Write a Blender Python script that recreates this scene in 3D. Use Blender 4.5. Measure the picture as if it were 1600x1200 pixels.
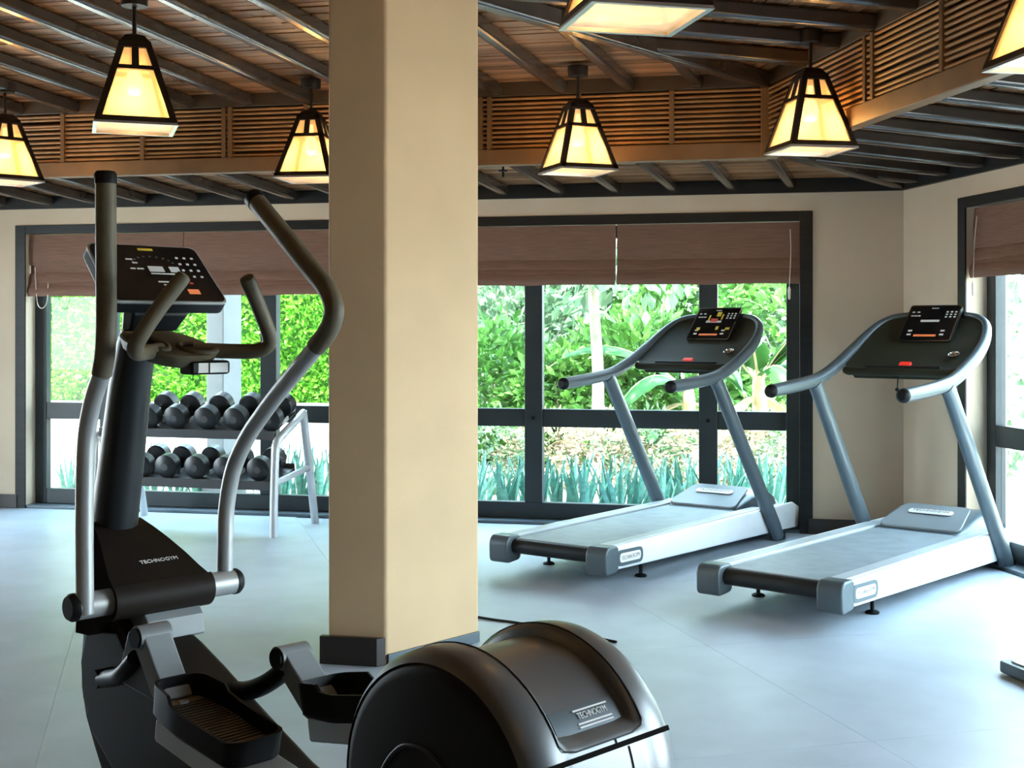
import bpy, bmesh, math, random
import numpy as np
from mathutils import Vector, Matrix
random.seed(7)
for o in list(bpy.data.objects): bpy.data.objects.remove(o)
SC = bpy.context.scene
COL = SC.collection
# ------------------------------------------------------------------ camera
F, H, YH = 2000.0, 1.35, 512.0          # focal length in pixels, eye height, horizon row (1600x1200 frame)
cd = bpy.data.cameras.new('camera'); cam = bpy.data.objects.new('camera', cd); COL.objects.link(cam)
cam.location = (0, 0, H); cam.rotation_euler = (math.pi/2, 0, 0)
cd.sensor_fit = 'HORIZONTAL'; cd.sensor_width = 36; cd.lens = 36*F/1600
cd.shift_y = -(600-YH)/1600; cd.clip_start = .05; cd.clip_end = 300
SC.camera = cam
# ------------------------------------------------------------------ sky, sun, exposure
wd = bpy.data.worlds.new('sky'); SC.world = wd; wd.use_nodes = True
nt = wd.node_tree; nt.nodes.clear()
wo = nt.nodes.new('ShaderNodeOutputWorld'); wb = nt.nodes.new('ShaderNodeBackground')
tc = nt.nodes.new('ShaderNodeTexCoord'); sx = nt.nodes.new('ShaderNodeSeparateXYZ'); rp = nt.nodes.new('ShaderNodeValToRGB')
nt.links.new(tc.outputs['Generated'], sx.inputs[0]); nt.links.new(sx.outputs['Z'], rp.inputs[0])
nt.links.new(rp.outputs[0], wb.inputs[0]); nt.links.new(wb.outputs[0], wo.inputs[0])
rp.color_ramp.elements[0].color = (.78, .92, 1, 1); rp.color_ramp.elements[1].color = (.46, .74, 1, 1)
wb.inputs[1].default_value = 25.0
sd = bpy.data.lights.new('sun', 'SUN'); sd.energy = 40.0; sd.angle = .02; sd.color = (1, .95, .86)
sun = bpy.data.objects.new('sun', sd); COL.objects.link(sun)
sun.rotation_euler = (math.radians(25), 0, math.radians(-22))
vs = SC.view_settings; vs.view_transform = 'Standard'; vs.look = 'None'; vs.exposure = -0.2; vs.gamma = 1; vs.use_curve_mapping = False

# ------------------------------------------------------------------ helpers
def px_ray(px): return Vector(((px-800)/F, 1.0))
def on_floor(px, py, z=0.0):
    Y = F*(H-z)/(py-YH); return Vector(((px-800)/F*Y, Y))
def at_depth(px, py, Y): return Vector(((px-800)/F*Y, Y, H+(YH-py)/F*Y))

MATS = {}
def mat(name, col, rough=.5, metal=0.0, var=.12, scale=6.0, bump=0.0, bscale=None, stretch=(1, 1, 1), emit=None, estr=0, spec=.5, coord='Object', island=0.0, trans=0, coat=0, clear=0):
    if name in MATS: return MATS[name]
    m = bpy.data.materials.new(name); m.use_nodes = True; n = m.node_tree.nodes; L = m.node_tree.links
    b = n['Principled BSDF']
    b.inputs['Roughness'].default_value = rough; b.inputs['Metallic'].default_value = metal
    b.inputs['Specular IOR Level'].default_value = spec
    if coat: b.inputs['Coat Weight'].default_value = coat; b.inputs['Coat Roughness'].default_value = .15
    t = n.new('ShaderNodeTexCoord'); mp = n.new('ShaderNodeMapping'); mp.inputs['Scale'].default_value = stretch
    L.new(t.outputs[coord], mp.inputs[0])
    nz = n.new('ShaderNodeTexNoise'); nz.inputs['Scale'].default_value = scale; nz.inputs['Detail'].default_value = 5
    L.new(mp.outputs[0], nz.inputs['Vector'])
    mr = n.new('ShaderNodeMapRange'); mr.inputs[1].default_value = .3; mr.inputs[2].default_value = .7
    mr.inputs[3].default_value = 1-var; mr.inputs[4].default_value = 1+var
    L.new(nz.outputs['Fac'], mr.inputs[0])
    fac = mr.outputs[0]
    if island:
        g = n.new('ShaderNodeNewGeometry'); m2 = n.new('ShaderNodeMapRange'); m2.inputs[3].default_value = 1-island; m2.inputs[4].default_value = 1+island
        L.new(g.outputs['Random Per Island'], m2.inputs[0]); mm = n.new('ShaderNodeMath'); mm.operation = 'MULTIPLY'
        L.new(fac, mm.inputs[0]); L.new(m2.outputs[0], mm.inputs[1]); fac = mm.outputs[0]
    vm = n.new('ShaderNodeVectorMath'); vm.operation = 'SCALE'; vm.inputs[0].default_value = col
    L.new(fac, vm.inputs['Scale']); L.new(vm.outputs[0], b.inputs['Base Color'])
    if bump:
        n2 = n.new('ShaderNodeTexNoise'); n2.inputs['Scale'].default_value = bscale or scale*4; n2.inputs['Detail'].default_value = 4
        L.new(mp.outputs[0], n2.inputs['Vector']); bp = n.new('ShaderNodeBump'); bp.inputs['Strength'].default_value = bump; bp.inputs['Distance'].default_value = .01
        L.new(n2.outputs['Fac'], bp.inputs['Height']); L.new(bp.outputs[0], b.inputs['Normal'])
    if emit:
        b.inputs['Emission Color'].default_value = (*emit, 1); b.inputs['Emission Strength'].default_value = estr
    if trans:
        tl = n.new('ShaderNodeBsdfTranslucent'); L.new(vm.outputs[0], tl.inputs[0]); mx = n.new('ShaderNodeMixShader'); mx.inputs[0].default_value = trans
        L.new(b.outputs[0], mx.inputs[1]); L.new(tl.outputs[0], mx.inputs[2]); L.new(mx.outputs[0], n['Material Output'].inputs[0])
    if clear:
        tp = n.new('ShaderNodeBsdfTransparent'); tp.inputs[0].default_value = (1, .9, .7, 1); mx = n.new('ShaderNodeMixShader'); mx.inputs[0].default_value = clear
        L.new(b.outputs[0], mx.inputs[1]); L.new(tp.outputs[0], mx.inputs[2]); L.new(mx.outputs[0], n['Material Output'].inputs[0])
    MATS[name] = m; return m

def glass_mat():
    m = bpy.data.materials.new('window_glass'); m.use_nodes = True; n = m.node_tree.nodes; L = m.node_tree.links; n.clear()
    o = n.new('ShaderNodeOutputMaterial'); t = n.new('ShaderNodeBsdfTransparent'); t.inputs[0].default_value = (.96, .985, .98, 1)
    g = n.new('ShaderNodeBsdfGlossy'); g.inputs['Roughness'].default_value = .02
    fr = n.new('ShaderNodeFresnel'); fr.inputs[0].default_value = 1.45; mx = n.new('ShaderNodeMixShader')
    ge = n.new('ShaderNodeNewGeometry'); iv = n.new('ShaderNodeMath'); iv.operation = 'SUBTRACT'; iv.inputs[0].default_value = 1; L.new(ge.outputs['Backfacing'], iv.inputs[1]); mu = n.new('ShaderNodeMath'); mu.operation = 'MULTIPLY'; L.new(fr.outputs[0], mu.inputs[0]); L.new(iv.outputs[0], mu.inputs[1]); L.new(mu.outputs[0], mx.inputs[0]);   # thin pane: reflect on the entering face only
    L.new(t.outputs[0], mx.inputs[1]); L.new(g.outputs[0], mx.inputs[2]); L.new(mx.outputs[0], o.inputs[0])
    return m

class MB:
    """collects shapes into one mesh"""
    def __init__(s): s.bm = bmesh.new()
    def box(s, x0, x1, y0, y1, z0, z1, M=None):
        v = [s.bm.verts.new(Vector(p) if M is None else M @ Vector(p)) for p in
             ((x0,y0,z0),(x1,y0,z0),(x1,y1,z0),(x0,y1,z0),(x0,y0,z1),(x1,y0,z1),(x1,y1,z1),(x0,y1,z1))]
        for q in ((3,2,1,0),(4,5,6,7),(0,1,5,4),(1,2,6,5),(2,3,7,6),(3,0,4,7)): s.bm.faces.new([v[i] for i in q])
        return s
    def hexa(s, P):
        v = [s.bm.verts.new(Vector(p)) for p in P]
        for q in ((3,2,1,0),(4,5,6,7),(0,1,5,4),(1,2,6,5),(2,3,7,6),(3,0,4,7)): s.bm.faces.new([v[i] for i in q])
        return s
    def loft(s, rings, cap0=True, cap1=True, closed=False):
        R = [[s.bm.verts.new(Vector(p)) for p in r] for r in rings]; n = len(R[0])
        pairs = list(zip(R[:-1], R[1:])) + ([(R[-1], R[0])] if closed else [])
        for a, b in pairs:
            for i in range(n):
                j = (i+1) % n; s.bm.faces.new((a[i], a[j], b[j], b[i]))
        if not closed:
            if cap0: s.bm.faces.new(list(reversed(R[0])))
            if cap1: s.bm.faces.new(R[-1])
        return s
    def prism(s, poly, f0, f1):
        """poly: list of 2D points; f0,f1 map a 2D point to 3D for the two ends"""
        return s.loft([[f0(p) for p in poly], [f1(p) for p in poly]])
    def tube(s, pts, r, seg=14, smooth=0, cap=True, flat=None):
        P = [Vector(p) for p in pts]; rr = r if isinstance(r, (list, tuple)) else [r]*len(P)
        if smooth:
            Q, q = [], []
            for i in range(len(P)-1):
                p0 = P[max(i-1, 0)]; p1 = P[i]; p2 = P[i+1]; p3 = P[min(i+2, len(P)-1)]
                for k in range(smooth):
                    t = k/smooth
                    Q.append(.5*((2*p1)+(p2-p0)*t+(2*p0-5*p1+4*p2-p3)*t*t+(3*p1-p0-3*p2+p3)*t**3)); q.append(rr[i]*(1-t)+rr[i+1]*t)
            Q.append(P[-1]); q.append(rr[-1]); P, rr = Q, q
        rings = []; up = None
        for i, p in enumerate(P):
            d = (P[min(i+1, len(P)-1)]-P[max(i-1, 0)]).normalized()
            if up is None: up = Vector((0,0,1)) if abs(d.z) < .9 else Vector((0,1,0))
            a = up.cross(d).normalized(); b = d.cross(a).normalized(); up = b
            fx, fy = flat or (1, 1)
            rings.append([p+a*math.cos(2*math.pi*k/seg)*rr[i]*fx+b*math.sin(2*math.pi*k/seg)*rr[i]*fy for k in range(seg)])
        return s.loft(rings, cap, cap)
    def lathe(s, prof, C, ax, e1, e2, seg=32):
        C, ax, e1, e2 = map(Vector, (C, ax, e1, e2))
        rings = [[C+ax*a+e1*math.cos(2*math.pi*k/seg)*r+e2*math.sin(2*math.pi*k/seg)*r for k in range(seg)] for a, r in prof]
        return s.loft(rings)
    def quad(s, *P): s.bm.faces.new([s.bm.verts.new(Vector(p)) for p in P]); return s
    def mesh(s, name, material, smooth=40):
        bmesh.ops.recalc_face_normals(s.bm, faces=s.bm.faces)
        me = bpy.data.meshes.new(name); s.bm.to_mesh(me); s.bm.free()
        if material: me.materials.append(material)
        if smooth:
            me.polygons.foreach_set('use_smooth', [True]*len(me.polygons)); me.set_sharp_from_angle(angle=math.radians(smooth))
        return me
    def build(s, name, material, parent=None, smooth=40, bevel=0, seg=2, sub=0):
        o = bpy.data.objects.new(name, s.mesh(name, material, smooth)); COL.objects.link(o); o.parent = parent
        if bevel:
            b = o.modifiers.new('bevel', 'BEVEL'); b.width = bevel; b.segments = seg; b.limit_method = 'ANGLE'; b.angle_limit = math.radians(35); b.harden_normals = True
        if sub:
            b = o.modifiers.new('subdivision', 'SUBSURF'); b.levels = b.render_levels = sub
        return o
def link(name, me, parent=None, M=None):
    o = bpy.data.objects.new(name, me); COL.objects.link(o); o.parent = parent
    if M is not None: o.matrix_local = M
    return o
def empty(name, loc=(0,0,0), rz=0, parent=None):
    o = bpy.data.objects.new(name, None); COL.objects.link(o); o.location = loc; o.rotation_euler = (0,0,rz); o.parent = parent; o.empty_display_size = .1
    return o
def tag(o, label, cat, group=None):
    o['label'] = label; o['category'] = cat
    if group: o['group'] = group
    return o
def struct(o, label=None):
    o['kind'] = 'structure'
    if label: o['label'] = label
    return o
def copy_tree(o, parent=None):
    c = o.copy(); COL.objects.link(c); c.parent = parent
    for ch in [k for k in ALLCH.get(o.name, [])]: copy_tree(ch, c)
    return c
def children_map():
    global ALLCH; ALLCH = {}
    for o in bpy.data.objects:
        if o.parent: ALLCH.setdefault(o.parent.name, []).append(o)
def text_mesh(txt, size, material, depth=.0015, xs=1.0):
    cu = bpy.data.curves.new('lettering', 'FONT'); cu.body = txt; cu.size = size; cu.align_x = 'CENTER'; cu.align_y = 'CENTER'; cu.extrude = depth; cu.resolution_u = 3
    ob = bpy.data.objects.new('lettering', cu); COL.objects.link(ob); bpy.context.view_layer.update()
    me = bpy.data.meshes.new_from_object(ob.evaluated_get(bpy.context.evaluated_depsgraph_get()))
    bpy.data.objects.remove(ob); me.transform(Matrix.Diagonal((xs, 1, 1, 1))); me.materials.clear(); me.materials.append(material); return me
def basis(o, x, y, z=None):
    """matrix with origin o, x axis, y axis"""
    x = Vector(x).normalized(); z = x.cross(Vector(y)).normalized(); y = z.cross(x)
    return Matrix(((x.x,y.x,z.x,o[0]),(x.y,y.y,z.y,o[1]),(x.z,y.z,z.z,o[2]),(0,0,0,1)))

# ------------------------------------------------------------------ materials
M_FLOOR = mat('rubber_floor', (.43, .495, .57), .36, var=.10, scale=3, bump=.12, bscale=260, spec=.5, coord='Object')
M_WALL = mat('plaster_wall', (.56, .455, .33), .75, var=.05, scale=2.5, bump=.06, bscale=40)
M_PILLAR = mat('pillar_plaster', (.60, .425, .245), .7, var=.06, scale=2.5, bump=.06, bscale=40)
M_DARK = mat('dark_timber', (.011, .012, .013), .42, spec=.25, var=.25, scale=5, stretch=(1, 1, 8), bump=.05)
M_FRAME = mat('window_frame_glare', (.030, .038, .040), .4, var=.1, spec=.3)  # dark frame colour, lightened to stand in for window glare
M_SKIRT = mat('skirting_timber', (.018, .012, .009), .4, var=.2)
M_BOARD = mat('ceiling_boards', (.30, .145, .062), .55, var=.25, scale=3, island=.35, bump=.2, bscale=30)
M_GAP = mat('ceiling_backing', (.05, .03, .02), .9)
M_RAFT = mat('rafter_timber', (.045, .034, .028), .22, var=.3, scale=4, bump=.08, bscale=25, coat=.3)
M_SLAT = mat('slat_timber', (.30, .15, .05), .45, var=.25, scale=6)
M_BEAM = mat('beam_timber', (.15, .080, .032), .45, var=.2, scale=5)
M_TOPR = mat('top_beam_shaded', (.055, .034, .018), .5, var=.2, scale=5)  # beam timber with the shadow on the top rail put into its colour
M_SLATBACK = mat('slat_backing', (.06, .032, .016), .8)
M_BLIND = mat('woven_bamboo', (.205, .105, .07), .7, var=.22, scale=5, stretch=(1.5, 1.5, 60), bump=.25, bscale=9, trans=.12)
M_CORD = mat('white_cord', (.75, .7, .62), .6)
M_GLASS = glass_mat()
M_LFRAME = mat('lamp_frame', (.022, .013, .008), .45, var=.2, spec=.25)
M_PANE = mat('lamp_pane', (.9, .72, .42), .5, var=.05, scale=20, emit=(1, .62, .25), estr=.42, clear=.35)
M_BOTTOM = mat('lamp_base_glass', (.75, .68, .55), .18, var=.25, scale=12, emit=(1, .72, .38), estr=.30, clear=.25)
M_RIM = mat('lamp_rim', (.5, .5, .48), .3, metal=.7)
M_BULB = mat('bulb', (1, 1, 1), .5, emit=(1, .8, .5), estr=10)
M_SILVER = mat('silver_paint', (.40, .42, .42), .42, metal=.35, var=.04)
M_GRIP = mat('rubber_grip', (.115, .10, .066), .5, var=.12, scale=30, spec=.3)
M_BLACK = mat('black_plastic', (.007, .008, .009), .5, var=.2, spec=.18)
M_SATIN = mat('satin_black_shell', (.014, .017, .020), .38, var=.1, spec=.3)
M_SHELL = mat('gunmetal_shell', (.14, .15, .155), .34, metal=.45, var=.05)
M_COVER = mat('brown_black_cover', (.018, .014, .011), .5, var=.1, spec=.10)
M_GREY = mat('grey_plastic', (.20, .225, .24), .42, var=.06)
M_TREAD = mat('pedal_tread', (.24, .205, .13), .45, var=.15)
M_SCREEN = mat('console_glass', (.006, .006, .007), .12, var=.1)
M_WHITE = mat('white_print', (.8, .8, .78), .6, var=.02)
M_YEL = mat('yellow_print', (.75, .62, .06), .6, var=.02)
M_REDP = mat('red_print', (.75, .08, .05), .6, var=.02)
M_ORANGE = mat('orange_display', (.6, .16, .06), .6, emit=(1, .3, .1), estr=.4)
M_LED = mat('led_display', (.5, .5, .48), .5, emit=(.9, .95, 1), estr=.15)
M_TWHITE = mat('treadmill_white', (.78, .80, .81), .35, var=.03)
M_TGREY = mat('treadmill_bluegrey', (.085, .112, .128), .36, metal=.25, var=.05)
M_TRAIL = mat('treadmill_rail', (.42, .46, .49), .4, var=.05)
M_BELT = mat('running_belt', (.235, .275, .30), .5, var=.12, scale=9, bump=.05, bscale=200)
M_TSHELL = mat('treadmill_console', (.028, .029, .018), .65, var=.12, spec=.2)
M_CHROME = mat('chrome', (.7, .7, .7), .15, metal=1, var=.02)
M_DUMB = mat('dumbbell_rubber', (.012, .014, .016), .36, var=.2)
M_RACK = mat('rack_paint', (.50, .52, .53), .35, metal=.3, var=.04)
M_TRAY = mat('rack_tray', (.055, .055, .055), .4, var=.1)

# ------------------------------------------------------------------ room layout
B0 = Vector((1.9705, 8.3851)); BD = Vector((.97790, -.20906)); BN = Vector((-.20906, -.97790))       # back wall: point, direction to the right, inward normal
CR = B0+BD*.571                                                                                       # corner of back and right wall
RD = Vector((.1676, -.98586)).normalized(); RN = Vector((RD.y, -RD.x))                                # right wall towards the camera; inward normal
LC = B0+BD*-6.75; LD = Vector((-.22, -.9755)).normalized(); LN = Vector((-LD.y, LD.x))                # left wall
WT = 2.235                                                                                            # top of the plaster
def sw(px, off=0.0, P=B0, D=BD, N=BN):
    """distance along a wall at which a pixel column meets the wall (off: behind the wall)"""
    Q = P-N*off; r = px_ray(px); det = D.x*(-r.y)+r.x*D.y
    return ((-Q.x)*(-r.y)+r.x*(-Q.y))/det
def frame(P, D, N): return Matrix(((D.x, N.x, 0, P.x), (D.y, N.y, 0, P.y), (0, 0, 1, 0), (0, 0, 0, 1)))   # (s, n inward, z) -> world
FB, FR, FL = frame(B0, BD, BN), frame(CR, RD, RN), frame(LC, LD, LN)
RB0 = Vector((LC.x+LD.x*13.0, LC.y+LD.y*13.0)); RB1 = CR+RD*12.0
RRD = (RB1-RB0).normalized(); RRN = Vector((-RRD.y, RRD.x)); FK = frame(RB0, RRD, RRN); RLEN = (RB1-RB0).length
TH = .26
def wall(name, fr, s0, s1, holes):
    m = MB(); s = s0
    for a, b, zb, zt in holes:
        m.box(s, a, -TH, 0, 0, WT, fr); m.box(a, b, -TH, 0, zt, WT, fr)
        if zb > 0: m.box(a, b, -TH, 0, 0, zb, fr)
        s = b
    m.box(s, s1, -TH, 0, 0, WT, fr)
    return struct(m.build(name, M_WALL, smooth=0))
HD = 2.115
W1 = (sw(25), -3.10); W2 = (-2.63, 0.0); W3 = (.703, 3.36)
struct(wall('wall_back', FB, -6.75-.3, .571+.27, [(W1[0]+.075, W1[1]-.075, 0.0, HD-.055), (W2[0]+.075, W2[1]-.075, 0.0, HD-.055)]), 'beige plaster wall with two wide dark-framed windows')
struct(wall('wall_right', FR, 0, 12, [(W3[0]+.075, W3[1]-.075, 0, HD-.055), (4.3, 6.1, .0, HD)]), 'beige plaster wall at the right, with window')
struct(wall('wall_left', FL, 0, 13, [(1.5, 3.2, 0, HD)]))  # opening out of view, added to light the left floor and rafters
struct(wall('wall_rear', FK, 0, RLEN, []))
# floor: rubber tiles, each a tile of its own
FP = [B0+BD*-7.2-BN*TH, CR+BD*.27-BN*TH, RB1-RN*TH-RRN*TH, RB0-LN*TH-RRN*TH]
fl = struct(MB().prism(FP, lambda p: (p.x, p.y, -.2), lambda p: (p.x, p.y, -.004)).build('floor', M_FLOOR, smooth=0), 'pale blue-grey rubber tile floor')
TA = Vector((-.265, .964)).normalized(); TB = Vector((TA.y, -TA.x)); TS = 1.305; T0 = TB*2.24
tme = MB().box(-TS/2+.0006, TS/2-.0006, -TS/2+.0006, TS/2-.0006, -.003, 0).mesh('tile', M_FLOOR, 0)
rot = math.atan2(TB.y, TB.x)
def inside(p):
    return (p-B0).dot(BN) > -TH and (p-CR).dot(RN) > -TH and (p-LC).dot(LN) > -TH and (p-RB0).dot(RRN) > -TH
for i in range(-10, 6):
    for j in range(-6, 10):
        p = T0+TB*(i+.5)*TS+TA*((j+.35)*TS)
        if inside(p): link('tile', tme, fl, Matrix.Translation((p.x, p.y, 0)) @ Matrix.Rotation(rot, 4, 'Z'))
# skirting boards
def skirt(name, fr, runs):
    m = MB()
    for a, b in runs: m.box(a, b, 0, .022, .0, .10, fr)
    return struct(m.build(name, M_SKIRT, smooth=0, bevel=.004))
skirt('baseboard_back', FB, [(-6.75, W1[0]+.02), (W1[1]-.02, W2[0]+.02), (-.03, .571)])
skirt('baseboard_right', FR, [(.0, W3[0]+.02), (W3[1]-.02, 4.3), (6.1, 12)])
skirt('baseboard_left', FL, [(0, 1.5), (3.2, 13.0)])
# wall plates (dark beam between plaster and rafters)
m = MB(); m.box(-6.75, .571, -TH, .03, WT, 2.325, FB); struct(m.build('trim_1', M_DARK, smooth=0), 'dark timber wall plate above the back wall')
m = MB(); m.box(0, 12, -TH, .03, WT, 2.325, FR); struct(m.build('trim_2', M_DARK, smooth=0), 'dark timber wall plate above the right wall')
m = MB(); m.box(0, 13, -TH, .03, WT, 2.6, FL); m.box(0, RLEN, -TH, .03, WT, 2.6, FK); struct(m.build('trim_3', M_DARK, smooth=0))
m = MB()
for fr_, L_ in ((FB, (-6.75, .571)), (FR, (0, 12)), (FL, (0, 13)), (FK, (0, RLEN))): m.box(L_[0]-.3, L_[1]+.3, -TH, -TH+.06, 2.3, 3.2, fr_)
struct(m.build('trim_6', M_GAP, smooth=0), 'closed gable boards above the wall plates')

# ------------------------------------------------------------------ windows
def window(name, fr, a, b, mull, label, panes=True):
    w = struct(empty(name), label)
    c = MB()          # casing: dark boards on the wall face
    c.box(a, a+.085, .0005, .014, 0, HD, fr); c.box(b-.085, b, .0005, .014, 0, HD, fr); c.box(a+.085, b-.085, .0005, .014, HD-.065, HD, fr)
    c.build('casing', M_DARK, w, 0, bevel=.004)
    MB().box(a+.075, b-.075, -.19, .0, .0, .022, fr).build('sill_track', M_TGREY, w, 0, bevel=.004)
    n0, n1 = -.20, -.13
    f = MB(); f.box(a+.075, a+.17, n0, n1, .022, HD-.065, fr); f.box(b-.17, b-.075, n0, n1, .022, HD-.065, fr)
    f.box(a+.17, b-.17, n0, n1, HD-.15, HD-.065, fr); f.box(a+.17, b-.17, n0, n1, .022, .135, fr)
    f.build('window_frame', M_FRAME, w, 0, bevel=.006)
    xs = [a+.17]
    for s in mull:
        MB().box(s-.063, s+.063, n0-.005, n1+.008, .135, HD-.15, fr).build('mullion', M_FRAME, w, 0, bevel=.006); xs += [s-.063, s+.063]
        MB().box(s-.012, s+.012, n1+.008, n1+.02, .71, .735, fr).build('knob', M_BLACK, w, 0, bevel=.004)
    xs.append(b-.17)
    for i in range(0, len(xs), 2):
        MB().box(xs[i], xs[i+1], n0+.005, n1-.002, .66, .785, fr).build('transom', M_FRAME, w, 0, bevel=.006)
        for z0, z1 in ((.135, .66), (.785, HD-.15)):
            MB().box(xs[i], xs[i+1], -.172, -.166, z0, z1, fr).build('pane', M_GLASS, w, 0)
    return w
window('window_1', FB, *W1, [-5.14, sw(422, .16)], 'wide dark-framed window behind the dumbbell rack, looking on a hedge')
window('window_2', FB, *W2, [sw(835, .16), sw(1107, .16)], 'wide dark-framed window behind the treadmills, looking on banana plants')
window('window_3', FR, *W3, [W3[0]+.72, W3[0]+1.95], 'dark-framed window in the right wall, cut by the picture edge')

# ------------------------------------------------------------------ ceilings, rafters, slatted ring
OFF = 1.2337                                                  # ring distance from the walls
bis = (-BD+RD).normalized()
RC = CR+bis*(OFF/abs(bis.x*BD.y-bis.y*BD.x))                  # ring corner
RZ0, RZ1, RZ2, RZ3 = 2.305, 2.40, 2.71, 2.80
FRB, FRR = frame(RC, BD, BN), frame(RC, RD, RN)
PITCH = .045
ce = struct(MB().prism([B0+BD*-7.4-BN*.55, CR+BD*.6-BN*.55, RB1-RN*.6-RRN*.6, RB0-LN*.6-RRN*.6], lambda p: (p.x, p.y, 3.2), lambda p: (p.x, p.y, 3.3)).build('ceiling', M_GAP, smooth=0), 'timber ceiling of thin boards on dark rafters')
tanhip = None
hb, hr = Vector((bis.dot(BD), bis.dot(BN))), Vector((bis.dot(RD), bis.dot(RN)))     # hip direction in (along, inward) of both ring frames
def zup(n): return RZ3-.01+PITCH*n
def zlow(n): return 2.325+.075*n                             # n: distance from wall
LEFT = -6.6
bd = MB(); W_ = .058
n = -.02
while n < 5.6:                                                # upper boards, back field
    s1 = hb.x/hb.y*n; a, b = n, n+W_-.007
    dz = random.uniform(0, .006)
    for k in range(4):
        u0 = LEFT+(s1-LEFT)*k/4; u1 = LEFT+(s1-LEFT)*(k+1)/4-.004; dz = random.uniform(0, .007)
        bd.hexa([FRB @ Vector(p) for p in ((u0,a,zup(a)+dz),(u1,a,zup(a)+dz),(u1,b,zup(b)+dz),(u0,b,zup(b)+dz),(u0,a,zup(a)+.02),(u1,a,zup(a)+.02),(u1,b,zup(b)+.02),(u0,b,zup(b)+.02))])
    s0 = hr.x/hr.y*n
    for k in range(4):
        u0 = s0+(8.5-s0)*k/4; u1 = s0+(8.5-s0)*(k+1)/4-.004; dz = random.uniform(0, .007)
        bd.hexa([FRR @ Vector(p) for p in ((u0,a,zup(a)+dz),(u1,a,zup(a)+dz),(u1,b,zup(b)+dz),(u0,b,zup(b)+dz),(u0,a,zup(a)+.02),(u1,a,zup(a)+.02),(u1,b,zup(b)+.02),(u0,b,zup(b)+.02))])
    n += W_
n = 0
while n < OFF-.09:                                            # lower boards
    a, b = n, n+W_-.007; s1 = .571-hb.x/hb.y*-n if False else .571+hb.x/hb.y*n; s0 = hr.x/hr.y*n
    for k in range(4):
        u0 = -6.75+(s1+6.75)*k/4; u1 = -6.75+(s1+6.75)*(k+1)/4-.004; dz = random.uniform(0, .007)
        bd.hexa([FB @ Vector(p) for p in ((u0,a,zlow(a)+dz),(u1,a,zlow(a)+dz),(u1,b,zlow(b)+dz),(u0,b,zlow(b)+dz),(u0,a,zlow(a)+.02),(u1,a,zlow(a)+.02),(u1,b,zlow(b)+.02),(u0,b,zlow(b)+.02))])
        u0 = s0+(11-s0)*k/4; u1 = s0+(11-s0)*(k+1)/4-.004; dz = random.uniform(0, .007)
        bd.hexa([FR @ Vector(p) for p in ((u0,a,zlow(a)+dz),(u1,a,zlow(a)+dz),(u1,b,zlow(b)+dz),(u0,b,zlow(b)+dz),(u0,a,zlow(a)+.02),(u1,a,zlow(a)+.02),(u1,b,zlow(b)+.02),(u0,b,zlow(b)+.02))])
    n += W_
o = bd.build('ceiling_boards', M_BOARD, ce, 0); o['kind'] = 'stuff'
m = MB()                                                      # backing above the boards keeps the sky out
for fr_, L0, L1, h_ in ((FRB, LEFT, 0, hb), (FRR, 0, 8.5, hr)):
    e = h_.x/h_.y*5.6
    P = [(L0, -.1), (h_.x/h_.y*-.1, -.1), (e, 5.6), (L0, 5.6)] if L0 < 0 else [(h_.x/h_.y*-.1, -.1), (L1, -.1), (L1, 5.6), (e, 5.6)]
    m.hexa([fr_ @ Vector((x, y, zup(y)+.021)) for x, y in P]+[fr_ @ Vector((x, y, zup(y)+.04)) for x, y in P])
for fr_, L0, L1, h_, c0 in ((FB, -7, .571, hb, .571), (FR, 0, 12, hr, 0)):
    e = c0+h_.x/h_.y*1.19
    P = [(L0, -.2), (c0+.15, -.2), (e, 1.19), (L0, 1.19)] if L0 < 0 else [(-.15, -.2), (L1, -.2), (L1, 1.19), (e, 1.19)]
    m.hexa([fr_ @ Vector((x, y, zlow(y)+.021)) for x, y in P]+[fr_ @ Vector((x, y, zlow(y)+.04)) for x, y in P])
m.build('ceiling_backing', M_GAP, ce, 0)
def rafter(P, Q, w, dpt, zt0, zt1, name='rafter'):
    """timber from P to Q (world xy) hanging below the boards; zt: height of its upper face"""
    d = (Q-P); L = d.length; d.normalize(); s = Vector((-d.y, d.x))*w/2
    P3 = [Vector((p.x, p.y, z)) for p, z in ((P+s, zt0-dpt), (P-s, zt0-dpt), (Q-s, zt1-dpt), (Q+s, zt1-dpt), (P+s, zt0), (P-s, zt0), (Q-s, zt1), (Q+s, zt1))]
    return MB().hexa(P3).build(name, M_RAFT, ce, 0, bevel=.02, seg=3)
SK = Vector((-.333, -.943)).normalized()                      # rafters lie slightly askew to the back wall
ks, kn = SK.dot(BD), SK.dot(BN)
s877 = (lambda r: ((-RC.x)*(-r.y)+r.x*(-RC.y))/(BD.x*(-r.y)+r.x*BD.y))(px_ray(880))
for k in range(-14, 6):
    s = s877+.392*k
    # where does it meet the hip?  s + ks t = hb.x/hb.y * kn t
    den = hb.x/hb.y*kn-ks
    t1 = 5.4
    if den < 0 and s/den > 0: t1 = min(t1, s/den)
    if s > 0 or s < LEFT: continue
    P = RC+BD*s; Q = P+SK*t1
    rafter(P, Q, .068, .078, zup(0), zup(kn*t1))
for k in range(1, 20):
    s = .19+.39*k
    t1 = min(5.2, s*hr.y/hr.x if hr.x > 0 else 9)
    P = RC+RD*s; Q = P+RN*t1
    if t1 > .1: rafter(P, Q, .075, .078, zup(0), zup(t1))
rafter(RC, RC+bis*6.2, .085, .095, zup(0), zup(hb.y*6.2), 'hip_rafter')
s1054 = sw(1054)
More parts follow.
